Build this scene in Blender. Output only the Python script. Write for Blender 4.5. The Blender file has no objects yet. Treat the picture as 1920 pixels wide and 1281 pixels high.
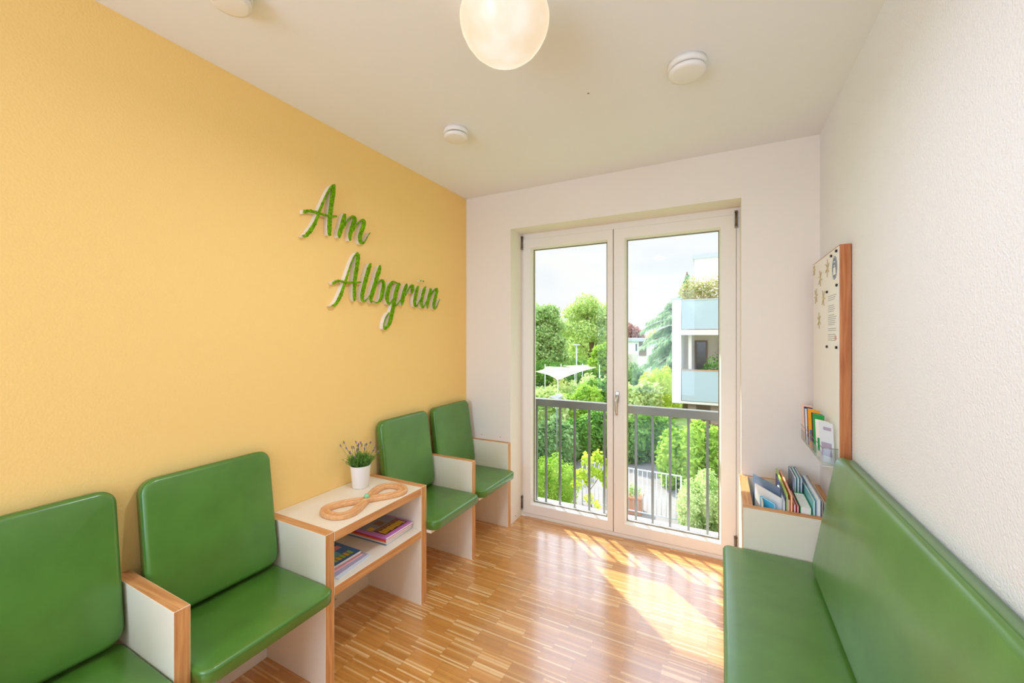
import bpy, bmesh, math, random
import numpy as np
from mathutils import Vector, Matrix
random.seed(7)
rng = np.random.default_rng(11)
sc = bpy.context.scene
COL = sc.collection
PI = math.pi

# ------------------------------------------------------------------ camera
CAM = Vector((1.8695, -2.8035, 1.4736)); YAW = 0.476; FPX = 760.95
cd = bpy.data.cameras.new('camera'); cam = bpy.data.objects.new('camera', cd); COL.objects.link(cam)
cam.location = CAM; cam.rotation_euler = (PI/2, 0, YAW)
cd.sensor_width = 36.0; cd.lens = FPX/1920*36; cd.shift_y = -10.68/1920; cd.clip_start = 0.02; cd.clip_end = 400
sc.camera = cam
FW = Vector((-math.sin(YAW), math.cos(YAW), 0)); RT = Vector((math.cos(YAW), math.sin(YAW), 0))
def ray(u, v): return FW + RT*((u-960)/FPX) + Vector((0, 0, 1))*((629.82-v)/FPX)
def at(u, v, d): return CAM + ray(u, v)*d                 # a point d metres deep
def onx(u, v, x): r = ray(u, v); return CAM + r*((x-CAM.x)/r.x)
def onz(u, v, z): r = ray(u, v); return CAM + r*((z-CAM.z)/r.z)

# ------------------------------------------------------------------ colour management
sc.view_settings.view_transform = 'Standard'; sc.view_settings.look = 'None'
sc.view_settings.exposure = 0.0; sc.view_settings.gamma = 1.0; sc.view_settings.use_curve_mapping = False
sc.cycles.max_bounces = 10; sc.cycles.diffuse_bounces = 6; sc.cycles.transparent_max_bounces = 24
sc.cycles.caustics_reflective = False; sc.cycles.caustics_refractive = False
sc.cycles.sample_clamp_indirect = 6.0; sc.cycles.use_denoising = True

# ------------------------------------------------------------------ world
w = bpy.data.worlds.new('sky'); sc.world = w; w.use_nodes = True
nt = w.node_tree; N = nt.nodes; L = nt.links
bg = N['Background']
tc = N.new('ShaderNodeTexCoord'); mp = N.new('ShaderNodeMapping'); mp.inputs['Scale'].default_value = (1.6, 1.6, 5.0)
nz = N.new('ShaderNodeTexNoise'); nz.inputs['Scale'].default_value = 2.4; nz.inputs['Detail'].default_value = 7; nz.inputs['Roughness'].default_value = .55
rp = N.new('ShaderNodeValToRGB'); rp.color_ramp.elements[0].position = .36; rp.color_ramp.elements[0].color = (.91, .95, .995, 1)
rp.color_ramp.elements[1].position = .62; rp.color_ramp.elements[1].color = (1.0, 1.0, 1.0, 1)
L.new(tc.outputs['Generated'], mp.inputs['Vector']); L.new(mp.outputs['Vector'], nz.inputs['Vector'])
wm = N.new('ShaderNodeMix'); wm.data_type = 'RGBA'; wm.blend_type = 'MULTIPLY'; wm.inputs[7].default_value = (.82, .93, 1.12, 1)
mr2 = N.new('ShaderNodeMapRange'); L.new(nz.outputs['Fac'], rp.inputs['Fac']); L.new(rp.outputs['Color'], wm.inputs[6]); L.new(mr2.outputs['Result'], wm.inputs[0]); L.new(wm.outputs[2], bg.inputs['Color'])
sx = N.new('ShaderNodeSeparateXYZ'); L.new(tc.outputs['Generated'], sx.inputs[0])
mr = N.new('ShaderNodeMapRange'); mr.interpolation_type = 'SMOOTHSTEP'; L.new(sx.outputs['Z'], mr.inputs['Value'])
mr.inputs['From Min'].default_value = .22; mr.inputs['From Max'].default_value = .46; mr.inputs['To Min'].default_value = 1.03; mr.inputs['To Max'].default_value = 3.4
L.new(mr.outputs['Result'], bg.inputs['Strength'])
L.new(sx.outputs['Z'], mr2.inputs['Value']); mr2.inputs['From Min'].default_value = .2; mr2.inputs['From Max'].default_value = .5

# ------------------------------------------------------------------ sun, window portal and added fill lights
sd = bpy.data.lights.new('sun', 'SUN'); sun = bpy.data.objects.new('sun', sd); COL.objects.link(sun)
sd.energy = 8.0; sd.angle = math.radians(0.7); sd.color = (1.0, .97, .92)
el = math.radians(43.5); hd = Vector((.722, -.69, 0)).normalized()
dirv = Vector((hd.x*math.cos(el), hd.y*math.cos(el), -math.sin(el)))
sun.rotation_euler = dirv.to_track_quat('-Z', 'Y').to_euler(); sun.location = (-8, 10, 10)
def area(name, loc, rot, sx, sy, e, col, portal=False):
    d = bpy.data.lights.new(name, 'AREA'); d.shape = 'RECTANGLE'; d.size = sx; d.size_y = sy; d.energy = e; d.color = col
    o = bpy.data.objects.new(name, d); COL.objects.link(o); o.location = loc; o.rotation_euler = rot
    if portal: d.cycles.is_portal = True
    return o
area('window_portal', (1.194, .46, 1.15), (-PI/2, 0, 0), 1.56, 2.3, 1, (1, 1, 1), True)
area('rear_fill', (.80, -5.45, 1.35), (PI/2, 0, 0), 1.2, 2.1, 55, (.57, .80, 1.16))  # added soft fill behind the camera, not a known window
area('side_fill', (.012, -4.25, 1.35), (0, -PI/2, 0), 1.9, 1.6, 32, (.56, .80, 1.16))  # added fill flush with the left wall, brightens the right wall
LAMP = Vector((1.241, -1.637, 2.6))
dl = bpy.data.lights.new('ceiling_lamp_light', 'AREA'); dl.shape = 'DISK'; dl.size = .10; dl.energy = 12.5; dl.color = (.86, .92, 1.08)
do = bpy.data.objects.new('ceiling_lamp_light', dl); COL.objects.link(do); do.location = (LAMP.x, LAMP.y, 2.366)

# ------------------------------------------------------------------ materials
def s2l(c): return tuple((x/12.92 if x <= .04045 else ((x+.055)/1.055)**2.4) for x in [v/255 for v in c])
def mat(name, rgb, rough=.6, spec=.5, metal=0, bump=None, var=None, coat=0, srgb=True, sheen=0):
    m = bpy.data.materials.new(name); m.use_nodes = True; n = m.node_tree.nodes; l = m.node_tree.links
    b = n['Principled BSDF']; c = s2l(rgb) if srgb else rgb
    b.inputs['Base Color'].default_value = (*c, 1); b.inputs['Roughness'].default_value = rough
    b.inputs['Specular IOR Level'].default_value = spec; b.inputs['Metallic'].default_value = metal
    b.inputs['Coat Weight'].default_value = coat; b.inputs['Coat Roughness'].default_value = .22
    t = n.new('ShaderNodeTexCoord')
    if bump:
        sc_, st, dist = bump[:3]
        x = n.new('ShaderNodeTexNoise'); x.inputs['Scale'].default_value = sc_; x.inputs['Detail'].default_value = 4
        l.new(t.outputs['Object'], x.inputs['Vector'])
        bb = n.new('ShaderNodeBump'); bb.inputs['Strength'].default_value = st; bb.inputs['Distance'].default_value = dist
        l.new(x.outputs['Fac'], bb.inputs['Height']); l.new(bb.outputs['Normal'], b.inputs['Normal'])
    if var:
        vs, amt = var
        x = n.new('ShaderNodeTexNoise'); x.inputs['Scale'].default_value = vs; x.inputs['Detail'].default_value = 3
        l.new(t.outputs['Object'], x.inputs['Vector'])
        r = n.new('ShaderNodeValToRGB'); r.color_ramp.elements[0].position = .3; r.color_ramp.elements[1].position = .7
        r.color_ramp.elements[0].color = (*[max(0, v*(1-amt)) for v in c], 1); r.color_ramp.elements[1].color = (*[min(1, v*(1+amt)) for v in c], 1)
        l.new(x.outputs['Fac'], r.inputs['Fac']); l.new(r.outputs['Color'], b.inputs['Base Color'])
    return m
def mth(n, l, op, a, b=None, c=None):
    x = n.new('ShaderNodeMath'); x.operation = op
    for i, v in enumerate((a, b, c)):
        if v is None: continue
        if isinstance(v, (int, float)): x.inputs[i].default_value = v
        else: l.new(v, x.inputs[i])
    return x.outputs[0]
M = {}
M['wall'] = mat('white_plaster', (236, 236, 238), .85, .25, bump=(150, .6, .0045))
M['wallb'] = mat('warm_white_plaster', (238, 229, 218), .85, .25, bump=(170, .3, .001))
M['ceil'] = mat('ceiling_paint', (240, 240, 241), .9, .2, bump=(90, .1, .001))
M['yellow'] = mat('yellow_plaster', (249, 210, 132), .8, .3, bump=(130, .45, .0026))
M['reveal'] = mat('reveal_paint', (232, 226, 218), .7, .3)
M['frame'] = mat('window_lacquer', (237, 230, 219), .4, .4)
M['laminate'] = mat('white_laminate', (238, 226, 206), .45, .4)
M['leather'] = mat('green_leather', (78, 126, 44), .36, .5, coat=.55, bump=(260, .18, .001), var=(9, .10))
M['seam'] = mat('green_piping', (74, 120, 48), .4, .5)
M['white'] = mat('white_plastic', (240, 236, 230), .4, .4)
M['black'] = mat('black_plastic', (34, 32, 32), .4, .4)
M['steel'] = mat('brushed_steel', (150, 145, 138), .35, .5, metal=.9)
M['railgrey'] = mat('grey_railing_paint', (118, 118, 112), .4, .5, metal=.3)
M['railwhite'] = mat('white_railing_paint', (225, 228, 230), .5, .4)
M['bronze'] = mat('hinge_metal', (120, 105, 85), .4, .5, metal=.7)
M['handle'] = mat('silver_handle', (205, 198, 188), .3, .5, metal=.8)
M['moss'] = mat('preserved_moss', (126, 178, 18), .9, .1, bump=(160, 1, .01), var=(70, .35))
M['letter'] = mat('white_foam_letter', (236, 224, 208), .7, .2)
M['pot'] = mat('white_glazed_pot', (242, 236, 230), .25, .5)
M['soil'] = mat('potting_soil', (70, 50, 36), .95, .1, bump=(200, 1, .003))
M['lavleaf'] = mat('lavender_leaf', (104, 148, 62), .7, .2, var=(40, .25))
M['lavflower'] = mat('lavender_flower', (128, 112, 138), .8, .2, var=(90, .3))
M['marble'] = mat('green_marble', (140, 205, 150), .15, .5)
M['paper'] = mat('paper', (240, 238, 234), .8, .2)
def wood(name, axis, rgb=(222, 165, 108), dark=(196, 132, 78)):
    m = bpy.data.materials.new(name); m.use_nodes = True; n = m.node_tree.nodes; l = m.node_tree.links; b = n['Principled BSDF']
    b.inputs['Roughness'].default_value = .45; b.inputs['Specular IOR Level'].default_value = .35
    t = n.new('ShaderNodeTexCoord'); mp = n.new('ShaderNodeMapping'); s = [60, 60, 60]; s[axis] = 3.0; mp.inputs['Scale'].default_value = s
    l.new(t.outputs['Object'], mp.inputs['Vector'])
    x = n.new('ShaderNodeTexNoise'); x.inputs['Scale'].default_value = 1.4; x.inputs['Detail'].default_value = 6; x.inputs['Distortion'].default_value = .6
    l.new(mp.outputs['Vector'], x.inputs['Vector'])
    r = n.new('ShaderNodeValToRGB'); r.color_ramp.elements[0].position = .35; r.color_ramp.elements[1].position = .65
    r.color_ramp.elements[0].color = (*s2l(dark), 1); r.color_ramp.elements[1].color = (*s2l(rgb), 1)
    l.new(x.outputs['Fac'], r.inputs['Fac']); l.new(r.outputs['Color'], b.inputs['Base Color'])
    return m
W = [wood('beech_edge_x', 0), wood('beech_edge_y', 1), wood('beech_edge_z', 2)]
M['toy'] = wood('turned_beech', 1, (232, 178, 124), (214, 156, 102))
M['cherry'] = wood('cherry_side', 2, (196, 128, 78), (168, 98, 56))
# strip parquet: thin strips laid in blocks
def parquet():
    m = bpy.data.materials.new('strip_parquet'); m.use_nodes = True; n = m.node_tree.nodes; l = m.node_tree.links; b = n['Principled BSDF']
    t = n.new('ShaderNodeTexCoord'); sp = n.new('ShaderNodeSeparateXYZ'); l.new(t.outputs['Object'], sp.inputs[0])
    X, Y = sp.outputs['X'], sp.outputs['Y']
    Ls, Ws, G = .158, .0082, .146
    grp = mth(n, l, 'FLOOR', mth(n, l, 'DIVIDE', Y, G))
    wn = n.new('ShaderNodeTexWhiteNoise'); wn.noise_dimensions = '1D'; l.new(grp, wn.inputs['W'])
    xs = mth(n, l, 'ADD', mth(n, l, 'DIVIDE', X, Ls), wn.outputs['Value'])
    colm = mth(n, l, 'FLOOR', xs); row = mth(n, l, 'FLOOR', mth(n, l, 'DIVIDE', Y, Ws))
    cx = n.new('ShaderNodeCombineXYZ'); l.new(colm, cx.inputs[0]); l.new(row, cx.inputs[1])
    w2 = n.new('ShaderNodeTexWhiteNoise'); w2.noise_dimensions = '2D'; l.new(cx.outputs[0], w2.inputs['Vector'])
    cb = n.new('ShaderNodeCombineXYZ'); l.new(colm, cb.inputs[0]); l.new(grp, cb.inputs[1])
    w3 = n.new('ShaderNodeTexWhiteNoise'); w3.noise_dimensions = '2D'; l.new(cb.outputs[0], w3.inputs['Vector'])
    r = n.new('ShaderNodeValToRGB'); cr = r.color_ramp; cr.elements[0].position = 0; cr.elements[0].color = (*s2l((196, 130, 58)), 1)
    cr.elements[1].position = 1; cr.elements[1].color = (*s2l((244, 204, 146)), 1)
    for p, c in ((.5, (208, 143, 68)), (.80, (216, 153, 78)), (.88, (234, 182, 116))):
        e = cr.elements.new(p); e.color = (*s2l(c), 1)
    l.new(w2.outputs['Value'], r.inputs['Fac'])
    mp = n.new('ShaderNodeMapping'); mp.inputs['Scale'].default_value = (6, 160, 1); l.new(t.outputs['Object'], mp.inputs['Vector'])
    nz = n.new('ShaderNodeTexNoise'); nz.inputs['Scale'].default_value = 1; nz.inputs['Detail'].default_value = 4; l.new(mp.outputs['Vector'], nz.inputs['Vector'])
    k1 = mth(n, l, 'MULTIPLY_ADD', nz.outputs['Fac'], .34, .76)
    k2 = mth(n, l, 'MULTIPLY_ADD', w3.outputs['Value'], .14, .93)
    fx = mth(n, l, 'FRACT', xs); e1 = mth(n, l, 'LESS_THAN', fx, .010); kk = mth(n, l, 'MULTIPLY_ADD', e1, -.22, 1.0)
    k = mth(n, l, 'MULTIPLY', mth(n, l, 'MULTIPLY', k1, k2), kk)
    vm = n.new('ShaderNodeVectorMath'); vm.operation = 'SCALE'; l.new(r.outputs['Color'], vm.inputs[0]); l.new(k, vm.inputs['Scale'])
    l.new(vm.outputs[0], b.inputs['Base Color'])
    b.inputs['Specular IOR Level'].default_value = .8; b.inputs['Coat Weight'].default_value = 1.0; b.inputs['Coat IOR'].default_value = 1.7; b.inputs['Coat Roughness'].default_value = .17
    n2 = n.new('ShaderNodeTexNoise'); n2.inputs['Scale'].default_value = 5; l.new(t.outputs['Object'], n2.inputs['Vector'])
    l.new(mth(n, l, 'MULTIPLY_ADD', n2.outputs['Fac'], .12, .22), b.inputs['Roughness'])
    bm_ = n.new('ShaderNodeBump'); bm_.inputs['Strength'].default_value = .12; bm_.inputs['Distance'].default_value = .001
    l.new(mth(n, l, 'ADD', w2.outputs['Value'], nz.outputs['Fac']), bm_.inputs['Height']); l.new(bm_.outputs['Normal'], b.inputs['Normal'])
    return m
M['parquet'] = parquet()
def glass(name, tint=(1, 1, 1), refl=.04):
    m = bpy.data.materials.new(name); m.use_nodes = True; n = m.node_tree.nodes; l = m.node_tree.links; n.remove(n['Principled BSDF'])
    a = n.new('ShaderNodeBsdfTransparent'); a.inputs[0].default_value = (*tint, 1); g = n.new('ShaderNodeBsdfGlossy'); g.inputs['Roughness'].default_value = .02
    mx = n.new('ShaderNodeMixShader'); lw = n.new('ShaderNodeLayerWeight'); lw.inputs['Blend'].default_value = .25
    l.new(mth(n, l, 'MULTIPLY_ADD', lw.outputs['Facing'], .12, refl), mx.inputs[0]); l.new(a.outputs[0], mx.inputs[1]); l.new(g.outputs[0], mx.inputs[2])
    l.new(mx.outputs[0], n['Material Output'].inputs[0]); return m
M['glass'] = glass('window_glass', (.985, .995, .99), .01)
M['acrylic'] = glass('clear_acrylic', (.94, .95, .95), .12)
def frosted():
    m = bpy.data.materials.new('frosted_glass'); m.use_nodes = True; n = m.node_tree.nodes; l = m.node_tree.links; b = n['Principled BSDF']
    b.inputs['Base Color'].default_value = (*s2l((206, 216, 218)), 1); b.inputs['Roughness'].default_value = .15
    t = n.new('ShaderNodeBsdfTranslucent'); t.inputs[0].default_value = (*s2l((200, 218, 222)), 1)
    mx = n.new('ShaderNodeMixShader'); mx.inputs[0].default_value = .35
    l.new(b.outputs[0], mx.inputs[1]); l.new(t.outputs[0], mx.inputs[2]); l.new(mx.outputs[0], n['Material Output'].inputs[0]); return m
M['frosted'] = frosted()
def leaf(name, rgb, rgb2, trans=.36):
    m = bpy.data.materials.new(name); m.use_nodes = True; n = m.node_tree.nodes; l = m.node_tree.links; n.remove(n['Principled BSDF'])
    t = n.new('ShaderNodeTexCoord'); x = n.new('ShaderNodeTexNoise'); x.inputs['Scale'].default_value = 2.2; x.inputs['Detail'].default_value = 8; x.inputs['Roughness'].default_value = .75
    l.new(t.outputs['Object'], x.inputs['Vector'])
    r = n.new('ShaderNodeValToRGB'); r.color_ramp.elements[0].position = .38; r.color_ramp.elements[1].position = .62
    r.color_ramp.elements[0].color = (*s2l(rgb), 1); r.color_ramp.elements[1].color = (*s2l(rgb2), 1); l.new(x.outputs['Fac'], r.inputs['Fac'])
    d = n.new('ShaderNodeBsdfDiffuse'); tr = n.new('ShaderNodeBsdfTranslucent'); mx = n.new('ShaderNodeMixShader'); mx.inputs[0].default_value = trans
    l.new(r.outputs['Color'], d.inputs[0]); l.new(r.outputs['Color'], tr.inputs[0])
    l.new(d.outputs[0], mx.inputs[1]); l.new(tr.outputs[0], mx.inputs[2]); l.new(mx.outputs[0], n['Material Output'].inputs[0]); return m
M['bark'] = mat('tree_bark', (120, 96, 72), .9, .2, bump=(20, .6, .02))
M['bwhite'] = mat('white_render', (246, 246, 248), .8, .2)
M['bcream'] = mat('cream_render', (226, 214, 200), .8, .2)
M['bbrown'] = mat('brown_cladding', (150, 128, 112), .8, .2)
M['bdark'] = mat('dark_window', (92, 84, 82), .15, .6)
M['bgrey'] = mat('grey_cap', (190, 194, 200), .6, .3)
M['terracotta'] = mat('terracotta', (196, 140, 108), .85, .2)
M['pavers'] = mat('concrete_pavers', (136, 130, 124), .9, .2, var=(3, .06))
M['grass'] = mat('garden_soil_and_grass', (128, 150, 84), .95, .1, var=(2, .25))
def sailmat():
    m = bpy.data.materials.new('sail_cloth'); m.use_nodes = True; n = m.node_tree.nodes; l = m.node_tree.links; n.remove(n['Principled BSDF'])
    d = n.new('ShaderNodeBsdfDiffuse'); tr = n.new('ShaderNodeBsdfTranslucent'); mx = n.new('ShaderNodeMixShader'); mx.inputs[0].default_value = .35
    for q in (d, tr): q.inputs[0].default_value = (*s2l((248, 236, 226)), 1)
    l.new(d.outputs[0], mx.inputs[1]); l.new(tr.outputs[0], mx.inputs[2]); l.new(mx.outputs[0], n['Material Output'].inputs[0]); return m
M['sail'] = sailmat()

# ------------------------------------------------------------------ mesh helpers
def link(name, me, parent=None):
    o = bpy.data.objects.new(name, me); COL.objects.link(o)
    if parent is not None: o.parent = parent; o.matrix_parent_inverse = Matrix.Translation(-Vector(parent.location)) if not parent.parent else Matrix.Translation(-Vector(parent.location)) if parent.location.length else Matrix.Identity(4)
    return o
class MB:
    """collects geometry in world coordinates, builds one mesh object"""
    def __init__(s): s.bm = bmesh.new(); s.mats = []
    def mi(s, m):
        if m not in s.mats: s.mats.append(m)
        return s.mats.index(m)
    def box(s, x0, x1, y0, y1, z0, z1, m, faces=None, bevel=0, mtx=None):
        bm = s.bm; v = [bm.verts.new((x, y, z)) for x in (x0, x1) for y in (y0, y1) for z in (z0, z1)]
        F = {'-x': (0, 1, 3, 2), '+x': (4, 6, 7, 5), '-y': (0, 4, 5, 1), '+y': (2, 3, 7, 6), '-z': (0, 2, 6, 4), '+z': (1, 5, 7, 3)}
        fs = []
        for k, ix in F.items():
            f = bm.faces.new([v[i] for i in ix]); f.material_index = s.mi((faces or {}).get(k, m)); fs.append(f)
        if bevel:
            es = list({e for f in fs for e in f.edges})
            r = bmesh.ops.bevel(bm, geom=es, offset=bevel, segments=2, affect='EDGES', profile=.5); v = list({x for f in r['faces'] for x in f.verts} | {x for x in v if x.is_valid})
        if mtx is not None: bmesh.ops.transform(bm, matrix=mtx, verts=v)
        return s
    def tube(s, pts, r, m, seg=8, cap=True):
        bm = s.bm; pts = [Vector(p) for p in pts]; rs = r if isinstance(r, (list, tuple)) else [r]*len(pts); rings = []
        for i, p in enumerate(pts):
            d = (pts[min(i+1, len(pts)-1)]-pts[max(i-1, 0)]).normalized()
            a = d.orthogonal().normalized() if i == 0 else (a - d*a.dot(d)).normalized()
            b = d.cross(a)
            rings.append([bm.verts.new(p+(a*math.cos(t)+b*math.sin(t))*rs[i]) for t in [2*PI*k/seg for k in range(seg)]])
        ii = s.mi(m)
        for i in range(len(rings)-1):
            for k in range(seg):
                f = bm.faces.new((rings[i][k], rings[i][(k+1) % seg], rings[i+1][(k+1) % seg], rings[i+1][k])); f.material_index = ii; f.smooth = True
        if cap:
            for q in (rings[0][::-1], rings[-1]): bm.faces.new(q).material_index = ii
        return s
    def lathe(s, prof, c, m, seg=48, smooth=True):
        bm = s.bm; ii = s.mi(m); rings = []
        for (r, z) in prof:
            rings.append([bm.verts.new((c[0]+r*math.cos(2*PI*k/seg), c[1]+r*math.sin(2*PI*k/seg), c[2]+z)) for k in range(seg)] if r > 1e-6 else [bm.verts.new((c[0], c[1], c[2]+z))])
        for a, b in zip(rings, rings[1:]):
            for k in range(seg):
                q = [a[k % len(a)], a[(k+1) % len(a)], b[(k+1) % len(b)], b[k % len(b)]]
                q2 = []
                for x in q:
                    if x not in q2: q2.append(x)
                if len(q2) > 2:
                    f = bm.faces.new(q2); f.material_index = ii; f.smooth = smooth
        return s
    def poly(s, pts, m, smooth=False):
        f = s.bm.faces.new([s.bm.verts.new(p) for p in pts]); f.material_index = s.mi(m); f.smooth = smooth; return s
    def prism(s, pts, off, m, side=None):
        bm = s.bm; a = [bm.verts.new(p) for p in pts]; b = [bm.verts.new(Vector(p)+Vector(off)) for p in pts]; ii = s.mi(m); jj = s.mi(side or m)
        bm.faces.new(a[::-1]).material_index = ii; bm.faces.new(b).material_index = ii
        for i in range(len(a)):
            j = (i+1) % len(a); bm.faces.new((a[i], a[j], b[j], b[i])).material_index = jj
        return s
    def build(s, name, parent=None, recalc=True):
        if recalc: bmesh.ops.recalc_face_normals(s.bm, faces=s.bm.faces[:])
        me = bpy.data.meshes.new(name); s.bm.to_mesh(me); s.bm.free()
        for m in s.mats: me.materials.append(m)
        o = bpy.data.objects.new(name, me); COL.objects.link(o)
        if parent is not None: put(o, parent)
        return o
def put(o, parent):
    bpy.context.view_layer.update()
    o.parent = parent; o.matrix_parent_inverse = parent.matrix_world.inverted()
def tag(o, label=None, cat=None, group=None, kind=None):
    if label: o['label'] = label
    if cat: o['category'] = cat
    if group: o['group'] = group
    if kind: o['kind'] = kind
    return o
def thing(name, loc, label, cat, group=None):
    o = bpy.data.objects.new(name, None); COL.objects.link(o); o.location = loc; o.empty_display_size = .1
    bpy.context.view_layer.update()
    return tag(o, label, cat, group)
def S(o): o['kind'] = 'structure'; return o
def rrect(w, h, r, seg=8, inset=0):
    """rounded rectangle outline, half sizes w h"""
    w -= inset; h -= inset; r = max(r-inset, .0015); P = []
    for cx, cy, a0 in ((w-r, h-r, 0), (-w+r, h-r, 90), (-w+r, -h+r, 180), (w-r, -h+r, 270)):
        for k in range(seg+1):
            a = math.radians(a0+90*k/seg); P.append((cx+r*math.cos(a), cy+r*math.sin(a)))
    return P
def cushion_mesh(w, h, t, rc, re, m, crown=.006):
    """padded slab: local x half w, y half h, z 0..t; soft top edge"""
    s = MB(); bm = s.bm; rings = []
    prof = [(.004, 0), (0, .004)]
    for k in range(0, 7):
        a = PI/2*k/6; prof.append((re*(1-math.cos(a)), t-re+re*math.sin(a)))
    for f in (.03, .07, .13): prof.append((re+f, t+crown*min(1, f/.12)))
    for ins, z in prof:
        if ins > min(w, h)-.01: continue
        rings.append([bm.verts.new((x, y, z)) for x, y in rrect(w, h, rc, 8, ins)])
    n = len(rings[0])
    for a, b in zip(rings, rings[1:]):
        for k in range(n):
            f = bm.faces.new((a[k], a[(k+1) % n], b[(k+1) % n], b[k])); f.smooth = True
    bm.faces.new(rings[0][::-1]); f = bm.faces.new(rings[-1]); f.smooth = True
    s.mi(m); return s
def piping_mesh(w, h, z, rc, r, m, out=0.0):
    s = MB(); P = rrect(w+out, h+out, rc+out, 8, 0); P = [(x, y, z) for x, y in P]; bm = s.bm; rings = []; n = len(P); s.mi(m)
    for i, p in enumerate(P):
        d = (Vector(P[(i+1) % n])-Vector(P[i-1])).normalized(); a = Vector((0, 0, 1)); b = d.cross(a)
        rings.append([bm.verts.new(Vector(p)+(a*math.cos(t)+b*math.sin(t))*r) for t in [2*PI*k/6 for k in range(6)]])
    for i in range(n):
        for k in range(6):
            f = bm.faces.new((rings[i][k], rings[i][(k+1) % 6], rings[(i+1) % n][(k+1) % 6], rings[(i+1) % n][k])); f.smooth = True
    return s
def placed(s, name, mtx, parent):
    bmesh.ops.transform(s.bm, matrix=mtx, verts=s.bm.verts[:]); return s.build(name, parent)
def basis(o, ex, ey, ez):
    m = Matrix.Identity(4)
    for i, v in enumerate((ex, ey, ez)):
        for k in range(3): m[k][i] = v[k]
    for k in range(3): m[k][3] = o[k]
    return m

# ------------------------------------------------------------------ room shell
RW, RH, YR = 2.36, 2.6, -5.5
OX0, OX1, OZ = .411, 1.977, 2.305
S(MB().box(-.2, RW+.2, YR-.2, .2, -.15, 0, M['parquet']).build('floor'))
S(MB().box(-.2, RW+.2, YR-.2, .45, RH, RH+.2, M['ceil']).build('ceiling'))
S(MB().box(-.2, 0, YR-.2, .0, 0, RH, M['yellow']).build('wall_left'))
S(MB().box(RW, RW+.2, YR-.2, .0, 0, RH, M['wall']).build('wall_right'))
b = MB(); b.box(-.2, OX0, 0, .45, 0, RH, M['wallb']); b.box(OX1, RW+.2, 0, .45, 0, RH, M['wallb']); b.box(OX0, OX1, 0, .45, OZ, RH, M['wallb'])
S(b.build('wall_back'))
b = MB(); b.box(0, .18, YR-.2, YR, 0, RH, M['wall']); b.box(2.18, RW, YR-.2, YR, 0, RH, M['wall']); b.box(.18, 2.18, YR-.2, YR, 2.4, RH, M['wall']); b.box(.18, 2.18, YR-.2, YR, 0, .3, M['wall'])
S(b.build('wall_front'))
b = MB(); b.box(.012, .022, -1.02, -.045, 0, .062, M['white']); b.box(0, .012, -1.02, -.045, 0, .115, W[1])
b.box(.0, .018, -2.145, -1.665, 0, .062, M['white'])
S(b.build('baseboard_left'))
# unseen overhanging slab, put in to cut off the high sun
S(MB().box(-1.5, 4.0, .45, 1.0, 2.42, 2.62, M['bwhite']).build('sun_block_slab'))
# small dowel marks on the wall and ceiling
b = MB(); b.box(.145, .151, -.0006, 0, .672, .678, M['bronze']); b.box(.317, .323, -.0006, 0, .67, .676, M['bronze'])
b.box(1.317, 1.325, -.97, -.962, RH-.0008, RH, M['bronze']); b.box(OX0, OX0+.0006, .08, .088, .034, .042, M['bronze'])
S(b.build('trim_2'))

# ------------------------------------------------------------------ french window
wf = thing('window_1', (1.19, .2, 0), 'white two-leaf french window looking out over the garden', 'window'); wf['kind'] = 'structure'
FRM = M['frame']
b = MB()
b.box(OX0, OX1, .205, .29, 0, .024, FRM); b.box(OX0, OX1, .205, .29, 2.262, OZ, FRM)
b.box(OX0, .418, .205, .29, .024, 2.262, FRM); b.box(1.958, OX1, .205, .29, .024, 2.262, FRM)
b.box(OX0, OX1, .212, .29, 2.285, OZ, FRM, bevel=.003)
b.build('outer_frame', wf)
b = MB().box(OX0-.01, OX1+.01, .29, .56, -.06, .02, M['bwhite'], bevel=.004); b.build('outer_sill', wf)
def leafsash(x0, x1, z0, z1, gx0, gx1, gz0, gz1, nm):
    y0, y1 = .198, .272
    b = MB(); a = [(x0, z0), (x1, z0), (x1, z1), (x0, z1)]; g = [(gx0, gz0), (gx1, gz0), (gx1, gz1), (gx0, gz1)]
    i = .012; g2 = [(gx0+i, gz0+i), (gx1-i, gz0+i), (gx1-i, gz1-i), (gx0+i, gz1-i)]
    bm = b.bm; b.mi(FRM)
    ring = lambda P, y: [bm.verts.new((x, y, z)) for x, z in P]
    e = .004; ai = [(x0+e, z0+e), (x1-e, z0+e), (x1-e, z1-e), (x0+e, z1-e)]
    R = [ring(a, y1), ring(a, y0+e), ring(ai, y0), ring(g, y0), ring(g2, y0+.038), ring(g2, y1)]
    R.append(R[0])
    for p, q in zip(R, R[1:]):
        for k in range(4): bm.faces.new((p[k], p[(k+1) % 4], q[(k+1) % 4], q[k]))
    s = b.build(nm, wf)
    MB().box(g2[0][0]-.004, g2[1][0]+.004, y0+.042, y0+.046, g2[0][1]-.004, g2[2][1]+.004, M['glass']).build('pane', s)
    b = MB()                                               # dark glazing gasket
    gx0_, gz0_, gx1_, gz1_ = g2[0][0], g2[0][1], g2[2][0], g2[2][1]; t = .004
    for bx in ((gx0_, gx1_, gz0_, gz0_+t), (gx0_, gx1_, gz1_-t, gz1_), (gx0_, gx0_+t, gz0_, gz1_), (gx1_-t, gx1_, gz0_, gz1_)):
        b.box(bx[0], bx[1], y0+.036, y0+.05, bx[2], bx[3], M['bronze'])
    b.build('gasket', s)
    return s
sl = leafsash(.420, 1.1595, .026, 2.262, .492, 1.119, .102, 2.188, 'casement')
sr = leafsash(1.1645, 1.956, .026, 2.262, 1.243, 1.868, .102, 2.188, 'casement')
b = MB(); b.box(1.1595, 1.1645, .206, .25, .03, 2.262, M['bronze']); b.build('meeting_gap', wf)
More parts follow.
